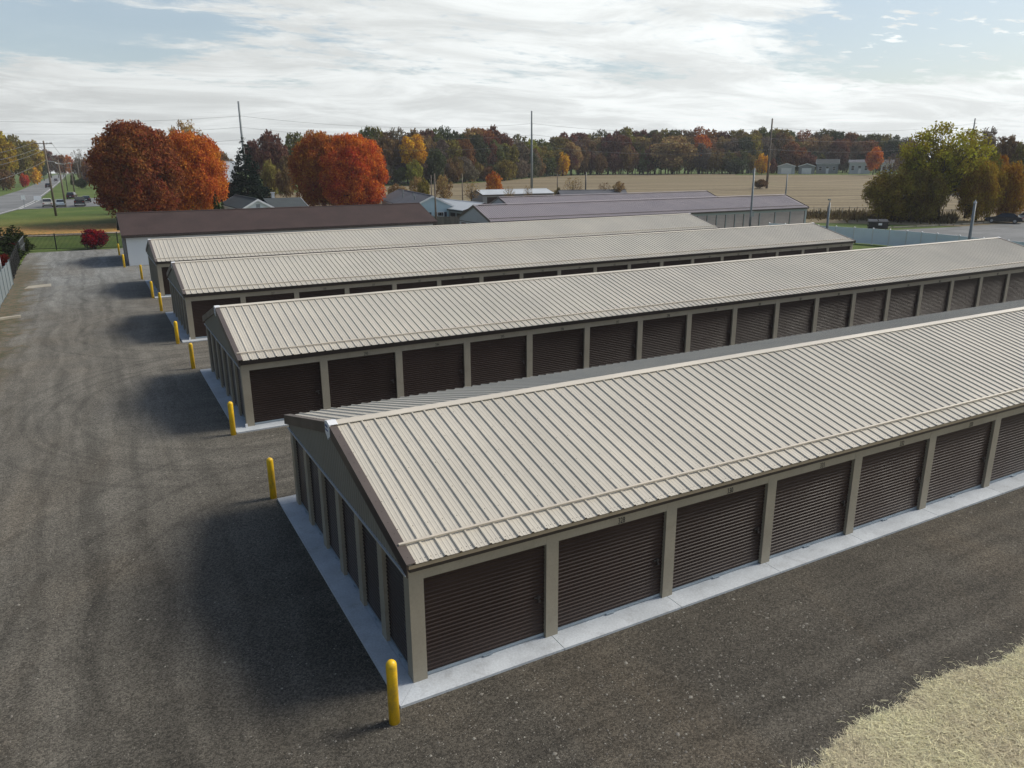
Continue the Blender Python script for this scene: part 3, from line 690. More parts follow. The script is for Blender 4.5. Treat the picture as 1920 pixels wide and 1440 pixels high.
def skeleton(clumps, r0, fork, seed, twigs=2, n=6):
    g = random.Random(seed); mb = MB()
    ztop = max(c[2] for c in clumps)*0.92
    path = [(0, 0, -0.3), (0.02, 0.01, fork), (g.uniform(-.25, .25), g.uniform(-.25, .25), (fork+ztop)/2), (g.uniform(-.4, .4), g.uniform(-.4, .4), ztop)]
    mb.tube(path, [r0*1.25, r0, r0*0.6, r0*0.12], n)
    for c in clumps:
        f = g.uniform(0.15, 0.75); za = fork+(c[2]-fork)*f*0.6; za = max(fork*0.9, min(za, ztop*0.8))
        a = np.array((0, 0, za)); b = np.array(c[:3]); mid = a*0.45+b*0.55+np.array((g.uniform(-.3, .3), g.uniform(-.3, .3), g.uniform(-.3, .3)))
        rr = r0*0.42*(1-za/(ztop*1.4))+0.02
        mb.tube([a, mid, b], [rr, rr*0.6, rr*0.2], 5)
        for _ in range(twigs):
            e = b+np.array((g.uniform(-1, 1)*c[3], g.uniform(-1, 1)*c[3], g.uniform(-.3, 1)*c[4]))*0.85
            mb.tube([mid*0.5+b*0.5, e], [rr*0.35, 0.012], 4, False)
    return mb.mesh('trunk', M['trunk'], True)
def round_clumps(seed, n, Rr, H, z0, rc, top=1.0, wide=0.55, low=False):
    """n clumps over a rounded crown of radius Rr from height z0 to H"""
    g = random.Random(seed); out = []
    hc = (H-z0)/2; zc = z0+hc*wide*1.8 if wide != 0.55 else z0+hc
    for i in range(n):
        ph = i*2.39996+g.uniform(-.3, .3); zz = 1-2*(i+0.5)/n
        zz = max(-0.9, min(0.95, zz+g.uniform(-.15, .15))); rr = math.sqrt(max(0, 1-zz*zz))
        if low and zz < 0: rr = max(rr, math.sqrt(max(0, 1-zz**4))*0.95)
        s = g.uniform(0.75, 1.15); cr = rc*Rr*s
        out.append((rr*math.cos(ph)*(Rr-cr*0.9), rr*math.sin(ph)*(Rr-cr*0.9), zc+zz*(hc-cr*0.75), cr, cr*0.85))
    if low: out += [(0, 0, zc+0.01*H, Rr*0.84, hc*0.87)]*2
    out.append((0, 0, zc, Rr*0.55, hc*0.6)); return out
PROTO = {}
def proto(name, clumps, n, size, r0, fork, seed, mat='leaf', H=13.0, Rr=6.0, **kw):
    V, q = leaves(clumps, n, size, seed, **kw); PROTO[name] = (npmesh('crown', V, q, M[mat]), skeleton(clumps, r0, fork, seed), H, Rr)
proto('oak', round_clumps(1, 17, 6, 13, 2.2, 0.36), 5200, 0.42, 0.3, 2.5, 1)
proto('oak2', round_clumps(2, 13, 6, 13, 1.6, 0.42), 5200, 0.42, 0.3, 2.2, 2)
proto('oak3', round_clumps(3, 22, 6, 13, 3.0, 0.30), 5200, 0.40, 0.28, 3.0, 3)
proto('tall', round_clumps(4, 20, 5, 14, 3.5, 0.34), 4600, 0.40, 0.28, 4.0, 4, H=14.0, Rr=5.0)
proto('loose', round_clumps(5, 24, 6, 13, 2.5, 0.24), 2300, 0.36, 0.26, 3.0, 5)
proto('shrub', round_clumps(6, 11, 3, 4.5, 0.0, 0.42), 3000, 0.24, 0.1, 0.4, 6, H=4.5, Rr=3.0)
proto('bare', round_clumps(7, 26, 5, 11, 2.5, 0.22), 900, 0.22, 0.22, 3.0, 7, H=11.0, Rr=5.0)
proto('maple', round_clumps(8, 84, 8, 16, 0.2, 0.21, low=True), 62000, 0.22, 0.42, 2.2, 8, 'mleaf', H=16.0, Rr=8.0)
proto('maple2', round_clumps(9, 76, 8, 15, 0.2, 0.22, low=True), 60000, 0.22, 0.42, 2.2, 9, 'mleaf', H=15.0, Rr=8.0)
proto('airy', round_clumps(10, 40, 8, 16, 3.4, 0.20), 8200, 0.25, 0.46, 3.2, 10, H=16.0, Rr=8.0, core=0.8)
proto('weep', [(c[0], c[1], c[2], c[3], c[4]*1.3) for c in round_clumps(11, 30, 6, 9, 0.2, 0.27)], 15000, 0.22, 0.25, 1.4, 11, H=9.0, Rr=6.0, core=0.8)
proto('bush', round_clumps(12, 14, 1.3, 1.9, 0.0, 0.42), 5200, 0.09, 0.05, 0.2, 12, H=1.9, Rr=1.3)
# conifers: whorls of drooping boughs
def conifer(name, H, Rr, n, size, seed, mat='needle', layers=22, tight=False):
    g = random.Random(seed); cl = []
    for i in range(layers):
        t = i/(layers-1); z = H*(0.05+0.93*t); rr = Rr*(1-t)**(0.85 if not tight else 0.6)+0.08
        for k in range(max(3, int(9*(1-t)+3))):
            a = g.uniform(0, 6.28); f = g.uniform(0.45, 0.95)*rr; cl.append((math.cos(a)*f, math.sin(a)*f, z-f*0.22*(not tight), rr*0.32+0.10, (0.16 if not tight else 0.3)*rr+0.14))
    V, q = leaves(cl, n, size, seed, core=0.7, flat=0.3)
    mb = MB(); mb.tube([(0, 0, -0.2), (0, 0, H*0.97)], [Rr*0.06, 0.02], 8); PROTO[name] = (npmesh('crown', V, q, M[mat]), mb.mesh('trunk', M['trunk'], True), H, Rr)
conifer('spruce', 14, 4.2, 16000, 0.21, 21); conifer('arbor', 4.2, 0.95, 4500, 0.11, 22, layers=16, tight=True)

def tree_at(kind, x, y, z, H, Rr, col, label, cat='tree', group=None, rz=None, name=None):
    cm, tm, h0, r0 = PROTO[kind]
    root = empty(name or {'spruce': 'spruce_tree', 'arbor': 'arborvitae', 'shrub': 'shrub', 'bush': 'shrub', 'bare': 'bare_tree'}.get(kind, 'autumn_tree'), (x, y, z), random.uniform(0, 6.28) if rz is None else rz, label=label, cat=cat, group=group)
    for nm, mm in (('crown', cm), ('trunk', tm)):
        o = link(nm, mm, root); o.scale = (Rr/r0, Rr/r0, H/h0); o.color = (*col, 1)
    return root
def tree(kind, u, vtop, D, wpx, col, label, vm=None, vb=None, **kw):
    if vb: D = float(np.hypot(*(ong(u, vb)-CAM)[:2]))
    vm = vm or (vtop+60); q = spot(u, D, vm); top = at(u, vtop, D)[2]
    a, b = at(u-wpx/2, vm, D), at(u+wpx/2, vm, D)
    return tree_at(kind, q[0], q[1], q[2], max(0.5, top-q[2]), np.hypot(*(a-b)[:2])/2, col, label, **kw)
C = {k_: tuple(c_*2.15 for c_ in v_) for k_, v_ in dict(rust=(0.115, 0.048, 0.020), orange=(0.26, 0.075, 0.014), red=(0.24, 0.034, 0.018), gold=(0.30, 0.165, 0.014), olive=(0.098, 0.078, 0.022),
         green=(0.060, 0.060, 0.021), dgreen=(0.034, 0.040, 0.019), brown=(0.088, 0.054, 0.026), maroon=(0.075, 0.032, 0.024), tan=(0.15, 0.10, 0.045), ygreen=(0.12, 0.115, 0.020), grey=(0.085, 0.066, 0.050), amber=(0.165, 0.118, 0.018), pumpkin=(0.22, 0.078, 0.016)).items()}
def vr(c, a=0.18):
    k = 1+random.uniform(-a, a); return tuple(max(0.004, x*k*(1+random.uniform(-a*0.5, a*0.5))) for x in c)

tree('maple', 254, 223, 132, 184, (0.27, 0.090, 0.034), 'big round dark rust-red maple behind the brown shed, left of its orange twin', vm=310, name='maple_tree')
tree('maple2', 357, 243, 138, 146, (0.56, 0.17, 0.035), 'bright orange maple crown right of the dark rust-red maple', vm=320, name='maple_tree')
tree('airy', 352, 224, 152, 88, (0.36, 0.22, 0.085), 'pale gold thinning tree rising behind the orange maple', vm=300)
tree('maple2', 603, 243, 156, 124, (0.40, 0.135, 0.028), 'dark orange maple, left half of the red and orange pair', vm=320, name='maple_tree', rz=1.0)
tree('maple', 662, 247, 150, 132, (0.58, 0.140, 0.032), 'flame-red maple, right half of the red and orange pair', vm=320, name='maple_tree', rz=2.0)
tree('spruce', 462, 250, 165, 92, (0.018, 0.030, 0.022), 'tall dark spruce between the two groups of maples', vm=330)
tree('arbor', 405, 358, 104, 20, (0.022, 0.036, 0.014), 'dark pointed arborvitae showing over the brown shed roof', vm=380)
tree('arbor', 417, 374, 105, 13, (0.022, 0.036, 0.014), 'shorter arborvitae beside the pointed one over the shed roof', vm=385)
# trees along the far side of the road
GL = 'trees along the left side of the road'
for k, u, vt, D, w, c, lb in [('oak', 2, 245, 185, 76, 'amber', 'big yellow-green tree at the far left edge, over the road'),
        ('oak2', 40, 253, 215, 60, 'olive', 'olive tree second from the left edge beside the road'),
        ('oak3', 68, 263, 240, 46, 'amber', 'yellowing tree beside the leaning utility pole'),
        ('shrub', 62, 312, 262, 34, 'gold', 'golden low tree on the left verge of the road'),
        ('shrub', 44, 325, 225, 20, 'red', 'small red tree under the olive tree on the left verge'),
        ('shrub', 8, 318, 190, 44, 'brown', 'brown low tree at the far left edge under the big crown'),
        ('oak', 96, 281, 330, 42, 'maroon', 'maroon tree behind the leaning utility pole'),
        ('oak2', 82, 288, 300, 24, 'dgreen', 'dark green tree beyond the yellowing roadside tree')]:
    tree(k, u, vt, D, w, vr(C[c], .06), lb, vm=330, vb={2: 356, 40: 350, 68: 345, 62: 346, 44: 351, 8: 357, 96: 333, 82: 339}[u], group=GL)
GE = 'trees where the road runs out of sight'
for i, (k, u, vt, D, w, c, lb) in enumerate([('oak3', 118, 290, 520, 24, 'rust', 'rust tree left of the road where it disappears'),
        ('oak', 132, 291, 600, 22, 'orange', 'orange tree at the vanishing end of the road'),
        ('bare', 152, 276, 420, 34, 'grey', 'bare grey tree at the right of the distant road'),
        ('oak2', 150, 296, 430, 30, 'brown', 'brown tree under the bare grey one by the road'),
        ('oak', 168, 294, 380, 34, 'rust', 'red-brown tree just left of the dark maple'),
        ('oak2', 172, 318, 330, 40, 'maroon', 'low maroon tree touching the dark maple by the road'),
        ('spruce', 134, 312, 400, 12, 'dgreen', 'small dark conifer beside the distant road'),
        ('shrub', 148, 335, 330, 26, 'dgreen', 'dark green hedge tree right of the road poles'),
        ('oak', 108, 296, 640, 26, 'brown', 'brown tree straight beyond the end of the road')]):
    tree(k, u, vt, D, w, vr(C[c], .06), lb, vm=320, group=GE)
# behind the houses, between the maples
for k, u, vt, D, w, c, lb in [('oak2', 420, 284, 300, 46, 'brown', 'brown tree behind the red barn, left of the spruce'),
        ('oak', 404, 280, 330, 40, 'olive', 'olive tree above the barn roof beside the orange maple'),
        ('oak', 512, 246, 232, 66, 'maroon', 'purple-red tree just right of the spruce'),
        ('oak3', 478, 262, 250, 40, 'maroon', 'dark red crown poking out right behind the spruce'),
        ('oak2', 560, 248, 246, 58, 'green', 'green tree between the purple tree and the dark orange maple'),
        ('shrub', 508, 301, 205, 42, 'olive', 'yellow-green shrub tree at the right foot of the spruce'),
        ('shrub', 534, 314, 200, 40, 'brown', 'russet shrub tree left of the dark orange maple'),
        ('oak3', 545, 290, 225, 50, 'brown', 'dull brown tree behind the russet shrub')]:
    tree(k, u, vt, D, w, vr(C[c], .06), lb, vm=330, group='trees behind the houses')
# treeline beyond the field: tall back row, then lower edge growth
prof = [(690, 238), (705, 236), (725, 243), (745, 240), (775, 238), (800, 240), (815, 236), (835, 237), (855, 241), (870, 246), (888, 235), (905, 236), (922, 236), (940, 244), (955, 253), (972, 250), (990, 256), (1012, 258), (1030, 262), (1046, 251), (1062, 246), (1085, 245), (1108, 246), (1125, 243), (1150, 240), (1178, 237), (1200, 241), (1216, 238), (1240, 238), (1262, 241), (1285, 238), (1310, 237), (1335, 239), (1355, 243), (1380, 241), (1405, 240), (1430, 239), (1458, 237), (1482, 243), (1505, 244), (1528, 246), (1542, 241), (1565, 242), (1590, 246), (1612, 250), (1632, 246), (1655, 246), (1678, 250), (1700, 258), (1716, 268)]
pc = ['green', 'olive', 'brown', 'grey', 'brown', 'maroon', 'green', 'dgreen', 'dgreen', 'brown', 'tan', 'rust', 'maroon', 'maroon', 'grey', 'green', 'ygreen', 'green', 'green', 'olive', 'maroon', 'maroon', 'olive', 'green', 'maroon', 'olive', 'maroon', 'green', 'olive', 'green', 'brown', 'rust', 'rust', 'maroon', 'olive', 'olive', 'green', 'olive', 'green', 'rust', 'brown', 'green', 'dgreen', 'rust', 'green', 'green', 'olive', 'dgreen', 'brown', 'maroon']
cn = dict(rust='rust-coloured', orange='orange', red='red', gold='golden', olive='olive', green='green', dgreen='dark green', brown='brown', maroon='maroon', tan='tan', ygreen='yellow-green', grey='grey-brown')
GT = 'woodland trees beyond the field'
def Dback(u): return float(np.interp(u, [690, 860, 960, 1040, 1110, 1400, 1480, 1720], [268, 280, 300, 335, 352, 356, 384, 384]))
def Dfront(u): return float(np.interp(u, [690, 860, 960, 1040, 1110, 1400, 1420], [254, 264, 284, 318, 335, 338, 342]))
def where(u): return ('left of the yellow poplar' if u < 750 else 'behind the yellow poplar' if u < 800 else 'between the poplar and the second tall pole' if u < 985 else 'just right of the second tall pole' if u < 1100 else
    'over the middle of the field edge' if u < 1230 else 'over the wooded corner of the field' if u < 1400 else 'behind the third tall pole' if u < 1475 else 'behind the far garages' if u < 1590 else 'behind the white far house')
kinds = ['oak', 'oak2', 'oak3', 'tall', 'oak', 'oak3', 'oak2', 'loose']
tcount = {}
def plain(lb):
    return lb
for i, ((u, vt), c) in enumerate(zip(prof, pc)):
    k = kinds[i % 8] if c != 'grey' else 'loose'
    lb = f'{cn[c]} woodland tree {where(u)}, crown against the sky'
    tree(k, u, vt+random.uniform(0, 6), Dback(u), random.uniform(44, 60), vr(C[c]), lb, vm=300, group=GT)
mid = []
for i, u in enumerate(np.arange(700, 1720, 21)):
    u = u+random.uniform(-5, 5); base = float(np.interp(u, [700, 900, 1100, 1700], [343, 338, 322, 318]))
    vt = float(np.interp(u, [p_[0] for p_ in prof], [p_[1] for p_ in prof]))+random.uniform(10, 24)
    c = random.choice(['brown', 'olive', 'green', 'maroon', 'brown', 'dgreen', 'rust', 'grey', 'olive', 'tan'])
    D = Dback(u)-9
    tree(random.choice(['oak', 'oak2', 'oak3', 'tall', 'loose']), u, vt, D, random.uniform(40, 54), vr(C[c]), f'{cn[c]} tree inside the woodland belt {where(u)}', vm=305, group=GT)
for i, u in enumerate(np.arange(688, 1416, 12)):
    u = u+random.uniform(-5, 5)
    vt = float(np.interp(u, [690, 760, 860, 960, 1040, 1120, 1250, 1400], [312, 302, 298, 296, 284, 276, 272, 282]))+random.uniform(-9, 12)
    c = random.choice(['brown', 'olive', 'green', 'maroon', 'brown', 'dgreen', 'grey', 'grey', 'olive'])
    tree(random.choice(['shrub', 'oak2', 'shrub', 'loose']), u, vt, Dfront(u)+random.uniform(-2, 5), random.uniform(28, 42), vr(C[c]), f'low {cn[c]} growth along the field edge {where(u)}', vm=320, group='low trees along the field edge')
for i, u in enumerate(np.arange(1420, 1730, 15)):
    c = random.choice(['dgreen', 'brown', 'green', 'olive', 'grey'])
    tree('shrub', u, 290+random.uniform(-9, 8), 372+random.uniform(-3, 3), random.uniform(26, 38), vr(C[c]), f'low {cn[c]} understory tree {where(u)}', vm=312, group='understory behind the far houses')
SP = [('tall', 775, 249, 258, 52, 'gold', 'bright yellow poplar standing out of the woodland'),
      ('shrub', 778, 300, 250, 34, 'ygreen', 'yellow-green low tree under the yellow poplar'), ('oak2', 818, 278, 255, 40, 'dgreen', 'dark green tree right of the yellow poplar'),
      ('shrub', 946, 300, 275, 34, 'olive', 'olive low tree left of the second tall pole by the field'),
      ('shrub', 1055, 286, 318, 30, 'gold', 'small gold tree on the field edge right of the second tall pole'), ('oak2', 1072, 266, 326, 44, 'tan', 'amber tree behind the small gold one'),
      ('shrub', 1125, 288, 328, 28, 'brown', 'russet low tree right of the small gold one'), ('oak', 1165, 254, 338, 52, 'maroon', 'broad maroon oak over the middle of the field edge'),
      ('oak2', 1262, 254, 336, 92, 'tan', 'wide amber-topped tree at the wooded corner of the field'), ('oak3', 1314, 252, 340, 40, 'orange', 'orange crown right of the wide amber-topped tree'),
      ('shrub', 1380, 296, 334, 44, 'dgreen', 'dark round shrub at the right end of the field-edge growth'),
      ('shrub', 1428, 288, 326, 30, 'gold', 'golden-yellow small tree beside the third tall pole'), ('shrub', 1446, 297, 330, 18, 'maroon', 'dull red small tree right behind the third tall pole'),
      ('oak', 1485, 266, 348, 52, 'rust', 'amber-rust tree behind the white garage'), ('shrub', 1513, 287, 344, 36, 'maroon', 'dark dome-shaped tree between the far garages'),
      ('oak2', 1638, 275, 318, 35, 'orange', 'lone orange-red tree in front of the far white house'), ('oak', 1570, 262, 366, 44, 'maroon', 'maroon tree behind the long far house'),
      ('bare', 1668, 292, 300, 60, 'brown', 'thin-leaved brown tree left of the big olive tree'), ('shrub', 926, 322, 182, 33, 'pumpkin', 'small orange maple at the near edge of the field'),
      ('shrub', 795, 334, 158, 26, 'olive', 'round olive bush behind the light blue house'), ('loose', 832, 328, 160, 38, 'tan', 'thin tan tree behind the light blue house'), ('loose', 784, 331, 170, 34, 'tan', 'pale yellow thin tree left of the olive bush'),
      ('bare', 884, 334, 160, 36, 'tan', 'bare tan bush left of the small orange maple'), ('bare', 955, 348, 165, 24, 'tan', 'low bare bush right of the small orange maple'), ('bare', 990, 346, 165, 20, 'tan', 'low bare bush at the foot of the second tall pole'),
      ('shrub', 745, 345, 165, 40, 'tan', 'low tan brush behind the roof of the light blue house'),
      ('bare', 1074, 330, 158, 42, 'tan', 'large dry bush on the near field edge behind the purple roofs'), ('bare', 1132, 340, 158, 32, 'brown', 'dry brown bush between the black pole and the golden bush'), ('loose', 1160, 340, 158, 30, 'tan', 'golden dry bush right of the black pole'),
      ('shrub', 1046, 352, 158, 18, 'olive', 'small green bush at the foot of the thin wooden pole')]
for k, u, vt, D, w, c, lb in SP: tree(k, u, vt, D, w, vr(C[c], .05), lb, vm=vt+40)
# right-hand group by the parking lot
GR = 'trees beside the right-hand parking lot'
for k, u, vt, D, w, c, lb, vm in [('airy', 1768, 227, 142, 190, (0.34, 0.30, 0.036), 'tall olive-gold tree by the parking lot with open crown', 320),
        ('airy', 1748, 256, 140, 120, (0.20, 0.18, 0.034), 'darker olive tree in the middle of the parking-lot group', 330),
        ('weep', 1676, 320, 138, 124, (0.28, 0.205, 0.04), 'drooping olive-brown tree left of the tall olive-gold one', 370),
        ('weep', 1735, 318, 137, 90, (0.21, 0.16, 0.036), 'brown-olive undergrowth tree at the foot of the tall one', 370),
        ('airy', 1822, 262, 146, 116, (0.16, 0.15, 0.03), 'green tree right of the tall olive-gold one', 330),
        ('weep', 1838, 304, 140, 96, (0.31, 0.195, 0.028), 'amber tree behind the black sedan', 360),
        ('weep', 1896, 308, 143, 82, (0.34, 0.18, 0.02), 'orange-gold tree at the right edge above the parked cars', 360),
        ('oak2', 1868, 290, 170, 50, (0.38, 0.18, 0.02), 'bright orange crown behind the amber tree', 340),
        ('loose', 1846, 240, 215, 60, C['grey'], 'bare grey-brown tree behind the right-hand group', 300),
        ('oak3', 1884, 254, 220, 56, C['brown'], 'brown tree at the upper right behind the group', 310),
        ('oak', 1918, 262, 215, 52, C['olive'], 'olive tree at the right edge of the skyline', 310),
        ('oak2', 1905, 300, 200, 60, C['dgreen'], 'dark green tree at the right edge behind the orange-gold one', 340)]:
    tree(k, u, vt, D, w, c, lb, vm=vm, group=GR)

# ------------------------------------------------------------------ gate corner: fences, shrubs, slabs
def fence_line(name, pts, H, mat, label, cat, pitch=2.3, picket=None, panel=None, cap=None, base=0.0, postr=0.05, group=None):
    root = empty(name, (pts[0][0], pts[0][1], base), label=label, cat=cat, group=group)
    o0 = np.array([pts[0][0], pts[0][1], base]); pm, po = MB(), []
    for a, b in zip(pts[:-1], pts[1:]):
        a = np.array([a[0], a[1], 0.0]); b = np.array([b[0], b[1], 0.0]); L = np.linalg.norm(b-a); t = (b-a)/L; nn = np.array([-t[1], t[0], 0]); k = max(1, round(L/pitch))
        for i in range(k+1): po.append(a+(b-a)*i/k+np.array([0, 0, base])-o0)
        def bx(s0, s1, w, z0, z1):
            c = [a+t*s0-nn*w, a+t*s1-nn*w, a+t*s1+nn*w, a+t*s0+nn*w]; pm.prism([tuple(p_+np.array([0, 0, base+z0])-o0) for p_ in c], (0, 0, z1-z0))
        if picket:
            for z in (0.12, H-0.32, H-0.12): bx(0, L, 0.018, z, z+0.05)
            s = picket/2
            while s < L: bx(s-0.019, s+0.019, 0.015, 0.05, H); s += picket
        if panel:
            for i in range(k):
                s0, s1 = L*i/k+postr, L*(i+1)/k-postr
                if panel == 'board':
                    s = s0
                    while s < s1-0.02: bx(s, min(s+0.145, s1), 0.011+0.004*random.random(), 0.06, H-0.03-0.02*random.random()); s += 0.152
                else:
                    bx(s0, s1, 0.018, 0.16, H-0.13); bx(s0, s1, 0.028, 0.05, 0.16); bx(s0, s1, 0.028, H-0.13, H-0.04)
    pm.build('panel', mat, root)
    seen = []
    for p_ in po:
        if any(np.linalg.norm(p_-s_) < 0.1 for s_ in seen): continue
        seen.append(p_); m2 = MB(); x, y, z = p_
        m2.box(x-postr, x+postr, y-postr, y+postr, z-0.05, z+H+(0.06 if not cap else 0.0))
        if cap: m2.prism([(x-postr*1.3, y-postr*1.3, z+H), (x+postr*1.3, y-postr*1.3, z+H), (x+postr*1.3, y+postr*1.3, z+H), (x-postr*1.3, y+postr*1.3, z+H)], (0, 0, 0.03)); m2.add([(x-postr, y-postr, z+H+.03), (x+postr, y-postr, z+H+.03), (x+postr, y+postr, z+H+.03), (x-postr, y+postr, z+H+.03), (x, y, z+H+.1)], [(0, 1, 4), (1, 2, 4), (2, 3, 4), (3, 0, 4)])
        m2.build('post', cap or mat, root)
    return root
fence_line('iron_fence', [(-11.1, 93.6), (-1.5, 90.3), (6, 88.2)], 1.85, M['iron'], 'black iron picket fence between the lawn and the gravel lot', 'fence', 3.2, picket=0.135, postr=0.04)
fence_line('iron_fence', [(-10.5, 64.6), (-10.9, 80.5)], 1.85, M['iron'], 'black iron picket fence seen end-on beyond the grey panel fence', 'fence', 3.0, picket=0.14, postr=0.045)
g = fence_line('metal_gate', [(-11.0, 84.2), (-11.0, 93.0)], 1.8, M['gatemesh'], 'dark steel gate panel standing open between the shrubs and the lot', 'gate', 8.8, panel='sheet', postr=0.07)
gf = MB(); gf.box(0.03, 0.05, 0.1, 8.7, 1.70, 1.76); gf.box(0.03, 0.05, 0.1, 8.7, 0.9, 0.95); gf.build('gate_rail', M['greypole'], g)
fence_line('panel_fence', [(-10.4, 63.4), (-10.5, 30.0)], 1.95, M['greyvinyl'], 'pale grey panel fence at the left edge of the lot', 'fence', 2.4, panel='sheet', postr=0.055)
pz = MB(); pz.tube([(0, 0, 0), (0, 0, 4.6)], [0.10, 0.08], 10); pz.box(-0.09, 0.09, -0.09, 0.09, 4.6, 4.66)
q = gnd(13, 508, 0.9); o = pz.build('steel_post', M['ltrim'], None, True, label='pale steel gate post rising behind the grey panel fence', cat='post'); o.location = (q[0]-0.4, q[1], -0.05)
pz = MB(); pz.tube([(0, 0, 0), (0, 0, 4.2)], [0.085, 0.07], 10); pz.box(-0.075, 0.075, -0.075, 0.075, 4.2, 4.25)
o = pz.build('steel_post', M['greypole'], None, True, label='darker steel post beside the pale gate post', cat='post'); o.location = (q[0]-1.0, q[1]-1.2, -0.05)
tree_at('bush', -3.9, 91.9, -0.05, 2.3, 1.6, (0.22, 0.012, 0.032), 'round crimson bush in front of the iron fence', 'bush', name='crimson_bush')
for x, y, h, r, c, lb in [(-12.4, 84.5, 3.3, 1.6, (0.026, 0.036, 0.014), 'large clipped green cone shrub beside the dark gate'), (-11.9, 93.0, 3.0, 1.5, (0.030, 0.040, 0.014), 'green cone shrub at the end of the iron fence'),
        (-12.8, 76.5, 2.6, 1.5, (0.032, 0.048, 0.016), 'low green shrub behind the grey panel fence')]:
    tree_at('arbor', x, y, -0.05, h, r, c, lb, 'shrub', name='clipped_shrub')
for x, y, h, r, lb in [(-12.0, 89.0, 1.4, 1.0, 'small red bush between the green cone shrubs'), (-11.9, 76.0, 1.4, 0.9, 'small red bush behind the grey panel fence')]:
    tree_at('bush', x, y, -0.05, h, r, (0.17, 0.016, 0.018), lb, 'bush', name='red_bush')
cp = MB(); cp.prism([(-9.45, 60.3, -0.1), (-7.6, 60.7, -0.1), (-7.65, 62.4, -0.1), (-9.2, 62.0, -0.1)], (0, 0, 0.075)); cp.build('concrete_pad', M['oldconc'], label='pale square concrete pad set in the gravel near the grey fence', cat='concrete pad')
cp = MB(); cp.prism([(-11.2, 45.6, -0.1), (-8.9, 46.5, -0.1), (-8.95, 46.9, -0.1), (-11.2, 46.1, -0.1)], (0, 0, 0.17)); cp.build('concrete_kerb', M['oldconc'], label='low concrete kerb block lying in the weeds at the left edge', cat='kerb')

# ------------------------------------------------------------------ other buildings
def gabled(name, loc, rz, L, W, ez, rz_, wall, roof, trim, label, cat='house', ov=0.35, ovg=0.3, metal=False, gable=None):
    """gabled building, ridge along local X; walls inside, roof slabs outside"""
    root = empty(name, loc, rz, label=label, cat=cat)
    sl = (rz_-ez)/(W/2); w = MB()
    w.prism([(0, 0, -0.3), (0, W, -0.3), (0, W, ez), (0, W/2, rz_), (0, 0, ez)], (L, 0, 0)); w.build('wall', wall, root)
    for s2 in (0, 1):
        ye, yr = (-ov, W/2) if s2 == 0 else (W+ov, W/2)
        if metal: link('roof_panel', slope_mesh('roof_panel', -ovg, L+ovg, ye, ez-ov*sl+0.05, yr, rz_+0.05, roof), root)
        else:
            r = MB(); r.prism([(-ovg, ye, ez-ov*sl+0.03), (-ovg, ye, ez-ov*sl+0.13), (-ovg, yr, rz_+0.13), (-ovg, yr, rz_+0.03)], (L+2*ovg, 0, 0)); r.build('roof', roof, root)
        f = MB(); f.prism([(-ovg, ye-(0.03 if s2 == 0 else -0.03), ez-ov*sl-0.14), (-ovg, ye, ez-ov*sl-0.14), (-ovg, ye, ez-ov*sl+0.025), (-ovg, ye-(0.03 if s2 == 0 else -0.03), ez-ov*sl+0.025)], (L+2*ovg, 0, 0)); f.build('fascia', trim, root)
        for xe in (-ovg-0.03, L+ovg):
            k = MB(); k.prism([(xe, ye, ez-ov*sl-0.14), (xe, ye, ez-ov*sl+0.14), (xe, yr, rz_+0.14), (xe, yr, rz_-0.14)], (0.03, 0, 0)); k.build('rake_board', trim, root)
    rc = MB(); rc.prism([(-ovg, W/2-0.15, rz_+0.10+0.03), (-ovg, W/2, rz_+0.20), (-ovg, W/2+0.15, rz_+0.13), (-ovg, W/2, rz_+0.14)], (L+2*ovg, 0, 0)); rc.build('ridge_cap', roof if not isinstance(roof, list) else roof[0], root)
    return root
def window(root, x, y, z, w, h, axis='y', sgn=-1, frame=None, shutters=False):
    """a framed window on a wall plane: axis is the wall normal"""
    fr = MB(); gl = MB(); frame = frame or M['white']
    def bx(mb, a0, a1, z0, z1, d0, d1):
        d0, d1 = sorted((sgn*d0, sgn*d1))
        if axis == 'y': mb.box(x+a0, x+a1, y+d0, y+d1, z0, z1)
        else: mb.box(x+d0, x+d1, y+a0, y+a1, z0, z1)
    for a0, a1, z0, z1 in ((-w/2-.08, -w/2, z, z+h), (w/2, w/2+.08, z, z+h), (-w/2-.08, w/2+.08, z-.08, z), (-w/2-.08, w/2+.08, z+h, z+h+.08), (-w/2, w/2, z+h*.47, z+h*.53)): bx(fr, a0, a1, z0, z1, 0.004, 0.05)
    f = fr.build('window', frame, root); bx(gl, -w/2, w/2, z, z+h, 0.003, 0.02); gl.build('pane', M['glass'], f)
    if shutters:
        for s in (-1, 1):
            sh = MB(); c = s*(w/2+0.32); bx(sh, c-0.2, c+0.2, z-.04, z+h+.04, 0.004, 0.04); sh.build('shutter', M['shutter'], root)

# brown shingled shed with pale ribbed walls, open porch at its left end
sh = gabled('shed', (-1.25, 71.9, -0.05), 0.0, 32.2, 9.5, 3.05, 4.68, M['whitesiding'], M['shingle'], M['dkbrown'], 'long shed with brown shingled roof and pale ribbed walls', 'shed', ov=0.55, ovg=0.35)
rb = MB()
for i in range(105): rb.box(0.12+i*0.305, 0.16+i*0.305, -0.012, -0.001, 0, 2.75)
rb.build('siding_ribs', M['whitesiding'], sh)
pw = MB(); pw.prism([(-0.05, 0.0, 0), (-0.05, 9.5, 0), (-0.05, 9.5, 2.95), (-0.05, 4.75, 4.55), (-0.05, 0.0, 2.95)], (0.047, 0, 0)); pw.build('end_wall', M['dkbrown'], sh)
for y in (0.6, 2.9, 5.2, 7.5):
    d = link('roll_door', door_mesh(1.9, 2.2, M['door'], 0.1), sh); d.location = (-0.056, y+1.9, 0); d.rotation_euler = (0, 0, -math.pi/2)
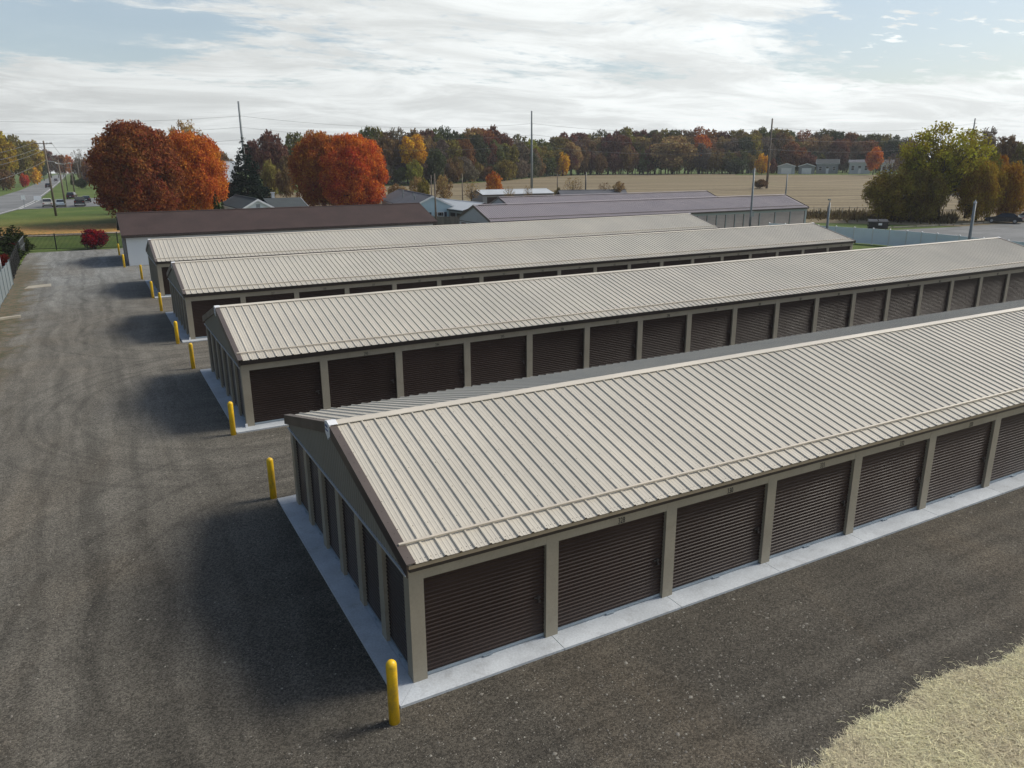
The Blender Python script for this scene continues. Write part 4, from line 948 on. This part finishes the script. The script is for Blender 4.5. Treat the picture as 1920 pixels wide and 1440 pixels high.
# mauve-roofed storage rows behind
def mauve(loc, rz, L, label, doors):
    r = gabled('storage_building', loc, rz, L, 9.2, 2.75, 4.3, M['greycol'], M['purple'], M['dkbrown'], label, 'storage building', ov=0.25, ovg=0.12, metal=True)
    r['group'] = 'mauve-roofed storage rows'
    k = 0
    for x0, x1 in doors:
        d = link('roll_door', door_mesh(x1-x0, 2.2, M['mauvedoor'], 0.2), r); d.location = (x0, -0.004, 0)
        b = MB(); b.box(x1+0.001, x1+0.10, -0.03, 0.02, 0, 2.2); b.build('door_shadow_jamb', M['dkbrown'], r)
    gb = MB()
    for i in range(30): gb.box(-0.014, -0.001, 0.15+i*0.3, 0.19+i*0.3, 2.35, 2.75+min(i*0.3+.1, 9.1-i*0.3-.1)*0.3369)
    gb.build('gable_panel', M['greycol'], r)
    t = MB(); t.box(-0.03, -0.002, 0, 9.2, 2.25, 2.33); t.build('gable_trim', M['dkbrown'], r)
    for i in range(4):
        d = link('roll_door', door_mesh(1.5, 2.1, M['door'], 0.1), r); d.location = (-0.004, 2.3+i*2.1, 0); d.rotation_euler = (0, 0, -math.pi/2)
    sg = MB(); sg.prism([(0, 0.35, 2.98), (0, 0.41, 3.0), (0, 0.41, 3.05), (0, 0.35, 3.03)], (L, 0, 0)); sg.build('snow_guard', M['brown'], r)
    return r
dl = []; x = 52.7
for w_, g_ in [(2.75, .3)]*4+[(1.45, .25)]*6+[(2.75, .3)]*9: dl.append((x-g_-w_, x-g_)); x -= w_+g_
mauve((38.0, 71.0, -0.05), R(-1.3), 52.9, 'mauve-roofed storage row with grey doors behind the beige rows', [d for d in dl if d[0] > 0.5])
qa, qb = gnd(936, 371, 4.25), gnd(1324, 359, 4.25)
mauve((qa[0], qa[1]-4.6, -0.05), math.atan2(qb[1]-qa[1], qb[0]-qa[0]), float(np.hypot(*(qb-qa)[:2])), 'mauve-roofed storage row farther back, mostly hidden behind the nearer mauve roof', dl[:8])

# light blue ranch house behind the shed
q0 = at(778, 400, 118); h = gabled('ranch_house', (q0[0], q0[1], -0.05), R(90-11), 34, 7.0, 2.9, 4.55, M['bluesiding'], M['greyshingle'], M['white'], 'light blue ranch house with grey roof and navy shutters', ov=0.3, ovg=0.25)
h.location = (46.0, 98.6, -0.05); h.rotation_euler = (0, 0, R(78)); 
for yy in (2.3, 4.7): window(h, -0.002, yy, 1.0, 0.85, 1.15, 'x', -1, shutters=True)
bt = MB()
for i in range(18): bt.box(-0.022, -0.001, 0.2+i*0.38, 0.24+i*0.38, 0, 2.7)
bt.build('siding_batten', M['bluesiding'], h)
for x_, y_ in ((6, 5.2), (11, 4.6), (17, 5.4), (23, 4.4)):
    vp = MB(); zz = 4.55-abs(y_-3.5)*0.457
    vp.tube([(x_, y_, zz-0.1), (x_, y_, zz+0.6)], 0.1, 8); vp.tube([(x_, y_, zz+0.6), (x_, y_, zz+0.68)], 0.16, 8); vp.build('roof_vent', M['greypole'], h)
# dark-roofed house: a wing with a white front gable, and the main body to its right
h2 = gabled('ranch_house', (18.2, 97.2, -0.05), R(90), 17, 4.0, 3.75, 4.87, M['whitesiding'], M['dkshingle'], M['white'], 'dark-roofed house with a small white front gable behind the shed', ov=0.3, ovg=0.3)
vt = MB(); vt.box(-0.04, -0.003, 1.75, 2.25, 3.85, 4.3); vt.build('gable_vent', M['greysiding'], h2)
window(h2, -0.002, 2.0, 1.3, 1.1, 1.1, 'x', -1)
mbd = MB(); mbd.prism([(-0.5, -4.5, 0), (10.1, -4.5, 0), (10.1, -4.5, 3.4), (4.8, -4.5, 4.72), (-0.5, -4.5, 3.4)], (0, 4.49, 0)); mbd.build('main_body', M['whitesiding'], h2)
for x0_, x1_ in ((-0.95, 4.8), (10.5, 4.8)):
    r = MB(); r.prism([(x0_, -4.9, 3.33), (x0_, -4.9, 3.45), (x1_, -4.9, 4.86), (x1_, -4.9, 4.74)], (0, 5.2, 0)); r.build('roof', M['dkshingle'], h2)
    r = MB(); r.prism([(x0_, -4.93, 3.25), (x0_, -4.93, 3.47), (x1_, -4.93, 4.88), (x1_, -4.93, 4.66)], (0, 0.028, 0)); r.build('rake_board', M['white'], h2)
ch = MB(); ch.box(6.2, 6.6, -1.6, -1.2, 4.3, 5.5); ch.box(6.1, 6.7, -1.7, -1.1, 5.5, 5.6); ch.build('chimney', M['ltrim'], h2)
# red barn with white roof between the maple and the spruce
q0 = spot(424, 190, 350); bn = gabled('barn', (q0[0]-6, q0[1], q0[2]), R(-70), 12, 9, 4.6, 8.7, M['red'], M['whiteroof'], M['white'], 'red barn with pale metal roof half hidden behind the spruce', 'barn', ov=0.3, ovg=0.3)
bn.location = (q0[0]-9.5, q0[1]+2, q0[2]); bn.rotation_euler = (0, 0, R(-8))
window(bn, 8, -0.002, 2.0, 0.8, 1.2, 'y', -1)
# white-roofed low storage wing seen left of the mauve roofs
wr = gabled('storage_building', (0, 0, 0), R(88), 22, 6.5, 2.6, 3.5, M['greysiding'], M['whiteroof'], M['dkbrown'], 'low storage wing with white roof and dark openings, left of the mauve roofs', 'storage building', ov=0.25, ovg=0.15)
qb = at(944, 381, 118); wr.location = (qb[0], qb[1], 0)
for i in range(8):
    d = link('roll_door', door_mesh(2.0, 2.1, M['door'], 0.12), wr); d.location = (0.8+i*2.6+2.0, 6.504, 0); d.rotation_euler = (0, 0, math.pi)
qb = gnd(905, 366.5, 2.7)
wr2 = gabled('storage_building', (qb[0], qb[1], 0.3), R(-4), 17, 7, 2.5, 3.3, M['greysiding'], M['whiteroof'], M['dkbrown'], 'farther low white-roofed storage building at the edge of the field', 'storage building', ov=0.25, ovg=0.15)
for i in range(5):
    d = link('roll_door', door_mesh(2.4, 2.0, M['door'], 0.12), wr2); d.location = (1+i*3, -0.004, 0)
qb = at(1056, 366, 152); br = gabled('shed', (qb[0], qb[1], qb[2]-2.4), R(-20), 13, 6, 2.4, 3.6, M['brown'], M['greyshingle'], M['dkbrown'], 'small grey-roofed shed at the field edge behind the mauve roofs', 'shed', ov=0.3, ovg=0.3)
br.location = (qb[0], qb[1], float(gz(qb[0], qb[1])))
window(br, 4, -0.002, 1.0, 0.9, 0.9, 'y', -1)
# wooden fence by the light blue house
fence_line('wooden_fence', [(38.2, 95.6), (46.4, 88.6)], 2.0, M['wood'], 'weathered wooden board fence in front of the light blue house', 'fence', 2.4, panel='board', postr=0.06, base=-0.05)
# far houses beyond the field
def far_house(u0, u1, vr_, ve, D, wall, roof, label, deep=8, name='house', gable_front=False, nwin=2):
    a, b = spot(u0, D, 312), spot(u1, D, 312); L = float(np.hypot(*(b-a)[:2])); z = min(a[2], b[2])
    ang = math.atan2(b[1]-a[1], b[0]-a[0]); ez = at((u0+u1)/2, ve, D)[2]-z; rz_ = at((u0+u1)/2, vr_, D)[2]-z
    if gable_front:
        h = gabled(name, (b[0], b[1], z), ang+math.pi/2, deep, L, ez, rz_, wall, roof, M['white'], label, 'garage' if 'garage' in label else 'house', ov=0.3, ovg=0.3)
        d = MB(); d.box(-0.05, -0.004, L*0.2, L*0.8, 0, ez*0.75); d.build('garage_door', M['white'], h)
    else:
        h = gabled(name, (a[0], a[1], z), ang, L, deep, ez, rz_, wall, roof, M['white'], label, 'house', ov=0.3, ovg=0.3)
        for i in range(nwin): window(h, L*(i+0.6)/(nwin+0.2), -0.002, ez*0.32, 1.0, ez*0.38)
        d = MB(); d.box(L*0.45, L*0.45+0.95, -0.04, -0.004, 0, 2.0); d.build('door', M['white'], h)
    return h
far_house(1459, 1491, 306.5, 311.5, 330, M['farwhite'], M['greyshingle'], 'far white gable-front garage beyond the field', 8, 'garage', True)
far_house(1498, 1528, 307, 311.5, 331, M['greysiding'], M['greyshingle'], 'far grey gable-front garage right of the white garage', 8, 'garage', True)
far_house(1531, 1572, 299, 306.5, 338, M['greysiding'], M['dkshingle'], 'far long grey house with dark roof beyond the field', 9, nwin=3)
far_house(1592, 1632, 300, 304.5, 334, M['farwhite'], M['greyshingle'], 'far white house left of the lone orange tree', 8, nwin=3)
far_house(1652, 1674, 300, 306, 336, M['whitesiding'], M['greyshingle'], 'far pale blue house right of the lone orange tree', 8, nwin=2)
far_house(1399, 1416, 298, 305, 352, M['greysiding'], M['greyshingle'], 'far grey house half hidden behind the golden tree', 8, nwin=1)

# ------------------------------------------------------------------ right side: vinyl fence, dumpster, poles, chain link
fence_line('vinyl_fence', [(72.2, 59.5), (73.6, 55.6), (75.7, 47.0), (76.1, 43.0), (75.7, 39.2), (74.9, 33.8), (74.0, 26.0), (72.5, 14.0)], 1.85, M['vinyl'], 'white vinyl panel fence behind the right ends of the storage rows', 'fence', 2.45, panel='sheet', cap=M['white'], base=-0.07, postr=0.065)
dq = spot(1646, 121, 420)
dm_ = empty('dumpster', (dq[0], dq[1], 0), R(-48), label='black steel dumpster with white label behind the vinyl fence', cat='dumpster')
d = MB(); d.prism([(-1.5, -0.9, 0.12), (-1.0, -0.9, 0.12), (1.5, -0.9, 0.12), (1.5, -0.9, 1.25), (-1.5, -0.9, 1.25)], (0, 1.8, 0))
d.box(-1.62, 1.62, -0.98, 0.98, 1.14, 1.25); d.box(-1.7, 1.7, -0.94, -0.91, 0.6, 0.75)
for x in (-1.2, -0.4, 0.4, 1.2): d.box(x-0.04, x+0.04, -0.95, -0.905, 0.2, 1.1)
d.box(-1.3, -1.1, -0.7, 0.7, 0, 0.119); d.box(1.1, 1.3, -0.7, 0.7, 0, 0.119)
d.build('body', M['black'], dm_)
for s in (-1, 1):
    l = MB(); l.prism([(s*0.79-0.72, -0.97, 1.27), (s*0.79+0.72, -0.97, 1.27), (s*0.79+0.72, 0.97, 1.55), (s*0.79-0.72, 0.97, 1.55)], (0, 0, 0.05)); l.build('lid', M['black'], dm_)
l = MB(); l.box(0.0, 0.55, -0.965, -0.953, 0.72, 1.06); l.build('label', M['white'], dm_)
def pole(u, vtop, vbot, D, r, mat, label, vbase=None, cat='pole', name='pole', group=None):
    q = at(u, vbot, D); b = np.array([q[0], q[1], float(gz(q[0], q[1]))])
    top = at(u, vtop, D)[2]; root = empty(name, b, label=label, cat=cat, group=group)
    m2 = MB(); m2.tube([(0, 0, -0.3), (0, 0, top-b[2])], [r*1.2, r*0.75], 10); m2.build('shaft', mat, root, True); return root, top-b[2]
GP = 'single poles behind the storage rows'
p1, h1 = pole(1408, 315, 400, 96, 0.13, M['greypole'], 'grey light pole with a small box, in front of the mauve doors', name='light_pole')
k = MB(); k.box(-0.28, 0.28, -0.25, -0.135, 3.1, 3.6); k.box(-0.3, 0.3, -0.27, -0.13, 3.6, 3.64); k.build('meter_box', M['greypole'], p1)
pole(1473, 326, 365, 160, 0.14, M['greypole'], 'grey pole at the right end of the mauve roof', name='light_pole')
p3, h3 = pole(1551, 380, 425, 93, 0.14, M['greypole'], 'short green-grey post behind the vinyl fence, with a camera on top', name='light_pole')
k = MB(); k.tube([(0, 0, h3), (0, 0, h3+0.25)], 0.03, 6); k.box(-0.28, 0.05, -0.07, 0.07, h3+0.25, h3+0.4); k.build('camera_head', M['greypole'], p3)
p4, h4 = pole(1819, 381, 440, 78, 0.14, M['greypole'], 'green-grey post against the parking lot, pale cap', name='light_pole')
k = MB(); k.box(-0.1, 0.1, -0.1, 0.1, h4, h4+0.14); k.tube([(0, 0, h4+.14), (0, 0, h4+.3)], [.07, .02], 8); k.build('cap', M['ltrim'], p4)
for u, vt, vb, D, r, mm, lb in [(817, 325, 400, 112, 0.13, 'polewood', 'wooden pole in front of the light blue house'), (809, 328, 360, 150, 0.12, 'polewood', 'thin pole left behind the pole at the blue house'),
        (867, 325, 358, 158, 0.12, 'polewood', 'wooden pole left of the small orange maple'), (1045, 326, 360, 160, 0.12, 'polewood', 'thin wooden pole left of the black pole'), (1098, 323, 360, 158, 0.15, 'black', 'black pole between the dry bushes')]:
    pole(u, vt, vb, D, r, M[mm], lb, name='utility_pole', group=GP)
cl = empty('chain_link_fence', (0, 0, 0), label='low rusty chain-link fence between the field and the dumpster', cat='fence')
a, b = spot(1512, 141, 405), spot(1690, 147, 405); cl.location = tuple(a); v = b-a; m2 = MB(); n_ = 9
for i in range(n_):
    pp = MB(); t_ = v*i/(n_-1); t_[2] = gz(a[0]+t_[0], a[1]+t_[1])-a[2]; pp.tube([t_, t_+np.array((0, 0, 1.5))], 0.035, 6); pp.build('post', M['greypole'], cl)
m2.tube([(0, 0, 1.48), (v[0], v[1], v[2]+1.48)], 0.025, 6)
L_ = np.hypot(v[0], v[1]); s = 0
while s < L_-1.4:
    for sg_ in (0, 1):
        t0, t1 = (s, s+1.4) if sg_ == 0 else (s+1.4, s); m2.tube([(v[0]*t0/L_, v[1]*t0/L_, 0.05), (v[0]*t1/L_, v[1]*t1/L_, 1.45)], 0.006, 3, False)
    s += 0.25
m2.build('mesh_panel', M['greypole'], cl)
# dry weeds along that fence and the near field edge
nw = 16000
tt = rng.random(nw); P0, P1 = spot(1030, 133, 365), spot(1700, 147, 405)
aa = np.radians(np.interp(tt, [0, 1], [30.5, 58.5])); D = rng.normal(140, 3.2, nw)+np.interp(tt, [0, 1], [8, 2]); x = CX+D*np.sin(aa); y = CY+D*np.cos(aa)
hh = rng.gamma(3.0, 0.11, nw)*np.interp(tt, [0, .55, .8, 1], [0.9, 0.7, 1.5, 1.6]); th = rng.uniform(0, 6.28, nw); ww = rng.uniform(0.05, 0.16, nw); zz = gz(x, y)-0.05
lean = rng.normal(0, 0.25, (nw, 2))
V = np.stack([np.stack([x-ww*np.cos(th), y-ww*np.sin(th), zz], -1), np.stack([x+ww*np.cos(th), y+ww*np.sin(th), zz], -1), np.stack([x+lean[:, 0]+ww*np.cos(th)*.4, y+lean[:, 1]+ww*np.sin(th)*.4, zz+hh], -1), np.stack([x+lean[:, 0]-ww*np.cos(th)*.4, y+lean[:, 1]-ww*np.sin(th)*.4, zz+hh], -1)], 1).reshape(-1, 3)
wo = link('dry_weeds', npmesh('dry_weeds', V, np.arange(nw*4).reshape(-1, 4), M['leaf']), label='dry brown weeds along the near edge of the field', cat='weeds', kind='stuff'); wo.color = (0.13, 0.10, 0.05, 1)
dm_.scale = (0.84, 0.84, 0.84)
# parking-lot kerb stones
a, b = np.array((93.0, 60.4)), np.array((150.0, 51.6)); n_ = 13
kb = MB(); kb.prism([(0, 0, 0), (4.1, 0, 0), (4.1, 0.2, 0), (0, 0.2, 0)], (0, 0, 0.2)); kbm = kb.mesh('kerb_stone', M['oldconc'])
for i in range(n_):
    p_ = a+(b-a)*i/n_; o = link('kerb_stone', kbm); o.location = (p_[0], p_[1], float(gz(p_[0], p_[1]))-0.03); o.rotation_euler = (0, 0, math.atan2(b[1]-a[1], b[0]-a[0]))
    tag(o, 'pale concrete kerb stone along the far edge of the right-hand parking lot', 'kerb stone', 'kerb stones of the parking lot')

# ------------------------------------------------------------------ cars
def car(kind, loc, rz, col, label, group='parked cars'):
    """origin under the middle, nose towards +X"""
    root = empty({'sedan': 'sedan', 'suv': 'suv', 'pickup': 'pickup_truck'}[kind], loc, rz, label=label, cat='car' if kind != 'pickup' else 'pickup', group=group)
    L, W, H = {'sedan': (4.8, 1.82, 1.45), 'suv': (4.6, 1.86, 1.70), 'pickup': (5.6, 1.98, 1.85)}[kind]
    h = L/2; belt = {'sedan': 0.92, 'suv': 1.05, 'pickup': 1.15}[kind]
    low = [(-h, 0.35), (-h-0.03, 0.6), (-h+0.06, belt-0.05), (-h+0.5, belt), (h-1.25, belt), (h-0.25, belt-0.16), (h, belt-0.35), (h, 0.32), (h-0.2, 0.22), (-h+0.2, 0.24)]
    top = {'sedan': [(-h+0.45, belt), (-h+1.25, H-0.03), (-h+1.9, H), (h-2.05, H-0.02), (h-1.2, belt)],
           'suv': [(-h+0.08, belt), (-h+0.42, H-0.08), (-h+0.8, H), (h-1.95, H-0.02), (h-1.15, belt)],
           'pickup': [(-0.35, belt), (-0.22, H-0.04), (0.0, H), (h-2.0, H-0.02), (h-1.35, belt)]}[kind]
    b = MB()
    def loft(prof, sects):
        n = len(prof); vs = []
        cx = sum(p[0] for p in prof)/n; cz = sum(p[1] for p in prof)/n
        for y, k in sects: vs += [(cx+(px-cx)*k, y, cz+(pz-cz)*k) for px, pz in prof]
        fs = [(i*n+j, i*n+(j+1) % n, (i+1)*n+(j+1) % n, (i+1)*n+j) for i in range(len(sects)-1) for j in range(n)]
        fs += [tuple(range(n))[::-1], tuple(range((len(sects)-1)*n, len(sects)*n))]; return vs, fs
    w = W/2
    b.add(*loft(low, [(-w, 0.94), (-w+0.07, 0.985), (-w+0.25, 1), (w-0.25, 1), (w-0.07, 0.985), (w, 0.94)]))
    n = len(top); vs = []
    for s in (-1, 1):
        for px, pz in top: t = (pz-belt)/(H-belt); vs.append((px, s*(w-0.07-0.17*t), pz-0.001 if t > 0 else pz-0.03))
    b.add(vs, [tuple(range(n))[::-1], tuple(range(n, 2*n))]+[(j, (j+1) % n, n+(j+1) % n, n+j) for j in range(n)])
    if kind == 'pickup':
        b.box(-h+0.05, -0.4, -w+0.02, -w+0.10, belt-0.1, belt+0.05); b.box(-h+0.05, -0.4, w-0.10, w-0.02, belt-0.1, belt+0.05); b.box(-h+0.02, -h+0.1, -w+0.1, w-0.1, belt-0.1, belt+0.05)
    body = b.build('body', M['carpaint'], root); body.color = (*col, 1)
    def pt(px, t, s): return (px, s*(w-0.07-0.17*t+0.006), belt+t*(H-belt))
    def xat(e0, e1, t): return e0[0]+(e1[0]-e0[0])*t
    for s in (-1, 1):
        g_ = MB(); t0, t1 = 0.1, 0.86; r0, r1, f0, f1 = top[0], top[1], top[-1], top[-2]
        g_.poly([pt(xat(r0, r1, t0)+0.18, t0, s), pt(xat(f0, f1, t0)-0.18, t0, s), pt(xat(f0, f1, t1)-0.06, t1, s), pt(xat(r0, r1, t1)+0.16, t1, s)][::s]); g_.build('side_window', M['glass'], root)
    for nm, e0, e1, sg_ in (('rear_window', top[0], top[1], -1), ('windscreen', top[-1], top[-2], 1)):
        g_ = MB(); pts = []
        for t, yk in ((0.1, 1), (0.1, -1), (0.9, -1), (0.9, 1)):
            dx_ = sg_*0.012; pts.append((xat(e0, e1, t)+dx_, yk*(w-0.13-0.17*t), belt+t*(H-belt)+0.012))
        g_.poly(pts[::-sg_]); g_.build(nm, M['glass'], root)
    wr_ = {'sedan': 0.32, 'suv': 0.36, 'pickup': 0.40}[kind]
    for sx in (-1, 1):
        for sy in (-1, 1):
            wh = MB(); x = sx*(h-0.9); y = sy*(w-0.10)
            wh.tube([(x, y-0.11, wr_), (x, y+0.11, wr_)], wr_, 18); wo_ = wh.build('wheel', M['tyre'], root)
            rm = MB(); yy = y+sy*0.111; rm.tube([(x, yy, wr_), (x, yy+sy*0.015, wr_)], [wr_*0.64, wr_*0.55], 12); rm.build('rim', M['rim'], wo_)
            l = MB(); yl = sy*(w-0.24); z = 0.72 if kind != 'pickup' else 0.9
            if sx > 0: l.box(h-0.10, h+0.012, yl-0.17, yl+0.17, z-0.16, z-0.03); l.build('headlight', M['lamp'], root)
            else: l.box(-h-0.035, -h+0.08, yl-0.16, yl+0.16, z-0.02, z+0.12); l.build('tail_light', M['tail'], root)
    bp = MB(); bp.box(-h-0.06, -h-0.02, -w+0.12, w-0.12, 0.36, 0.52); bp.box(h-0.02, h+0.03, -w+0.15, w-0.15, 0.28, 0.42); bp.build('bumper', M['ltrim'] if kind == 'pickup' else M['black'], root)
    pt_ = MB(); pt_.box(-h-0.068, -h-0.061, -0.16, 0.16, 0.40, 0.50) if kind == 'pickup' else pt_.box(-h-0.045, -h-0.036, -0.16, 0.16, 0.62, 0.72); pt_.build('number_plate', M['white'], root)
    return root
def car_px(kind, u, v, rz, col, label, D=None, group='parked cars'):
    q = ong(u, v) if D is None else spot(u, D, v); car(kind, tuple(q+np.array((0, 0, 0.0))), rz, col, label, group)
for k, u, v, rz, col, lb in [('suv', 90, 388, R(92), (0.55, 0.54, 0.50), 'cream-white suv seen from behind, by the leaning utility pole'), ('sedan', 115, 387.5, R(-88), (0.30, 0.36, 0.40), 'silver-blue sedan between the two utility poles'),
        ('pickup', 151, 386, R(88), (0.012, 0.013, 0.02), 'black pickup parked closest to the dark maple'), ('suv', 136, 373, R(80), (0.035, 0.012, 0.016), 'dark maroon suv in the second row of the car park'), ('sedan', 163, 379, R(88), (0.012, 0.014, 0.022), 'dark navy car partly hidden by the dark maple')]:
    car_px(k, u, v, rz, col, lb)
for k, u, v, rz, col, lb in [('suv', 91, 352, R(88), (0.03, 0.012, 0.014), 'dark red car driving away on the road'), ('sedan', 105, 340, R(-88), (0.05, 0.025, 0.022), 'dark car coming down the far part of the road')]:
    car_px(k, u, v, rz, col, lb, group='cars driving on the road')
q = at(1882, 416, 139); azv = math.atan2(q[0]-CX, q[1]-CY)
car('sedan', (q[0], q[1], float(gz(q[0], q[1]))), math.pi-azv-0.12, (0.012, 0.014, 0.022), 'black sedan parked side-on in the right-hand lot')
q = at(1926, 414, 143); car('sedan', (q[0], q[1], float(gz(q[0], q[1]))), math.pi-azv-0.2, (0.45, 0.48, 0.50), 'silver sedan at the right edge behind the black one')

# ------------------------------------------------------------------ utility poles and wires
def wire(name, a, b, sag, label, r=0.022, group=None):
    pts = [np.array(a)+(np.array(b)-np.array(a))*t-np.array((0, 0, sag*4*t*(1-t))) for t in np.linspace(0, 1, 17)]
    m2 = MB(); m2.tube(pts, r, 5, False); return m2.build(name, M['wire'], label=label, cat='power line', group=group)
GW = 'power lines between the tall poles'
A2, A3 = spot(997, 195, 362), spot(1438, 228, 345)
def on_line(u, v):
    d = ray(u, v)[:2]; e = (A3-A2)[:2]; M_ = np.array([[d[0], -e[0]], [d[1], -e[1]]]); t = np.linalg.solve(M_, A2[:2]-CAM[:2]); p_ = CAM[:2]+d*t[0]; return np.array([p_[0], p_[1], float(gz(*p_))])
A1 = on_line(461, 330); A4 = on_line(1812, 330)
tops = []
for A_, u, vt, vw, lb in ((A1, 455, 190, (219, 240, 263), 'tall grey transmission pole above the dark spruce'), (A2, 999.5, 208, (233, 254, 274), 'second tall transmission pole at the middle of the field'), (A3, 1447, 222, (240, 261, 281), 'third tall leaning-looking transmission pole standing in the field'), (A4, 1818, 222, (232, 250, 268), 'fourth tall pole, its tip over the big olive tree')):
    D = np.hypot(*(A_-CAM)[:2]); root = empty('transmission_pole', A_, label=lb, cat='utility pole', group='tall transmission poles')
    H_ = at(u, vt, D)[2]-A_[2]; m2 = MB(); m2.tube([(0, 0, -0.4), (0, 0, H_)], [0.34, 0.19], 10); m2.build('shaft', M['polewood'] if A_ is A3 else M['greypole'], root, True)
    att = []
    for i, w_ in enumerate(vw):
        z_ = at(u, w_, D)[2]; ins = MB(); ins.tube([(0, -0.2, z_-A_[2]), (0.0, -0.75, z_-A_[2]+0.12)], [0.07, 0.05], 6); ins.build('insulator', M['ltrim'], root); att.append(np.array((A_[0], A_[1]-0.75, z_+0.12)))
    tops.append(att)
e = (A3-A2); e[2] = 0; A0 = A1-e*1.1; A5 = A4+(A4-A3)
for i, nm in enumerate(('upper', 'middle', 'lower')):
    z0 = tops[0][i]; l = [np.array((A0[0], A0[1]-.75, z0[2])), z0, tops[1][i], tops[2][i], tops[3][i]]
    for (a, b), sp in zip(zip(l[:-1], l[1:]), ('left of the spruce pole', 'from the spruce pole to the second tall pole', 'from the second to the third tall pole', 'right of the third tall pole')):
        wire('power_line', a, b, 1.6, f'{nm} power line {sp}', 0.022, GW)
mw = MB()  # clump of weeds at the foot of the third pole
tree_at('shrub', A3[0]-2.0, A3[1]+0.6, A3[2], 2.4, 2.2, C['brown'], 'clump of brown weeds at the foot of the third tall pole', 'shrub')
# roadside distribution poles
GU = 'wooden utility poles along the road'
rp = []
for u, vt, vb, lb, arms in [(105, 264, 404, 'nearest wooden utility pole on the lawn, leaning over the parked cars', 1), (123, 300, 388, 'second wooden utility pole, standing in the car park', 0), (140, 304, 362, 'third roadside pole behind the maroon suv', 1), (152, 296, 352, 'braced roadside pole with crossarms left of the dark maple', 2), (157, 300, 346, 'farthest thin roadside pole beside the braced one', 1)]:
    q = ong(u, vb); D = np.hypot(*(q-CAM)[:2]); ut = u-(vb-vt)*0.18; H_ = at(ut, vt, D)[2]-q[2]
    root = empty('utility_pole', q, label=lb, cat='utility pole', group=GU); m2 = MB(); m2.tube([(0, 0, -0.3), (0, 0, H_)], [0.2, 0.12], 9); m2.build('shaft', M['polewood'], root, True)
    for k in range(max(arms, 0)):
        cr = MB(); z = H_-0.5-k*1.2; cr.box(-1.25, 1.25, -0.2, -0.1, z, z+0.12); c_ = cr.build('crossarm', M['polewood'], root)
        for x in (-1.1, -0.5, 0.5, 1.1): i_ = MB(); i_.tube([(x, -0.15, z+.12), (x, -0.15, z+.3)], 0.05, 6); i_.build('insulator', M['ltrim'], c_)
    if not arms:
        lm = MB(); lm.tube([(0, -0.1, H_-0.8), (-0.8, -0.3, H_-0.3), (-1.7, -0.5, H_-0.2)], 0.04, 6); lm.box(-2.1, -1.6, -0.6, -0.4, H_-0.27, H_-0.15); lm.build('lamp_arm', M['ltrim'], root)
    rp.append((q, H_))
(q0, H0), (q1, H1), (q2, H2), (q3, H3), _ = rp
GX = 'wires on the roadside poles'
for i, (x, dz, nm) in enumerate(((-1.1, -0.2, 'left'), (0.0, -1.4, 'middle'), (1.1, -0.2, 'right'), (0.1, -3.0, 'lowest'))):
    a = q0+np.array((x, -.15, H0+dz)); b = np.array((-30+x*2, 95-i*4, 11.5+dz+i*0.2)); wire('power_line', a, b, 2.2+0.3*i, f'{nm} sagging wire from the nearest roadside pole to the left edge', 0.028, GX)
    c = q2+np.array((x, -.15, H2+dz)); wire('power_line', a, c, 1.2, f'{nm} wire from the nearest roadside pole to the third one', 0.028, GX)
lp = at(124, 340, 330); q = spot(125, 300, 345)
root = empty('street_lamp', q, label='street lamp with twin pale heads beside the road', cat='street lamp'); m2 = MB(); m2.tube([(0, 0, 0), (0, 0, 8.6)], [0.14, 0.09], 8); m2.build('shaft', M['black'], root)
for s in (-1, 1):
    m2 = MB(); m2.tube([(0, 0, 8.5), (s*1.4, 0, 8.9)], 0.05, 6); m2.box(min(s*1.3, s*2.3), max(s*1.3, s*2.3), -0.2, 0.2, 8.85, 9.05); m2.build('lamp_head', M['white'], root)
q = ong(47, 391); root = empty('traffic_sign', q, label='small blue-white roadside sign on a thin post by the grass edge', cat='sign'); m2 = MB(); m2.tube([(0, 0, 0), (0, 0, 2.6)], 0.04, 6); m2.build('post', M['greypole'], root)
m2 = MB(); m2.box(-0.35, 0.35, -0.06, -0.042, 1.7, 2.6); m2.build('sign_plate', M['whitesiding'], root)
q = ong(72, 380); root = empty('traffic_sign', q, label='low pale sign board at the car park entrance', cat='sign'); m2 = MB(); m2.box(-0.75, 0.75, -0.05, 0.05, 0.5, 1.5); m2.build('sign_plate', M['whitesiding'], root)
for x in (-0.6, 0.6): m2 = MB(); m2.box(x-0.05, x+0.05, -0.04, 0.04, 0, 0.499); m2.build('post', M['greypole'], root)

# ------------------------------------------------------------------ haze over the distance
hz = MB(); hz.box(-1080, 1080, -1080, 1080, -1.6, 44)
ho = hz.build('haze', bpy.data.materials.new('haze_air'), kind='stuff', label='thin pale haze over the distant trees', cat='haze')
hm = ho.data.materials[0]; hm.use_nodes = True; T = NT(hm.node_tree)
pv = T.n('ShaderNodeVolumePrincipled', ins={'Color': (0.90, 0.94, 0.99, 1), 'Density': 0.0002, 'Anisotropy': 0.2})
mo = T.n('ShaderNodeOutputMaterial'); T.t.links.new(pv.outputs[0], mo.inputs['Volume'])
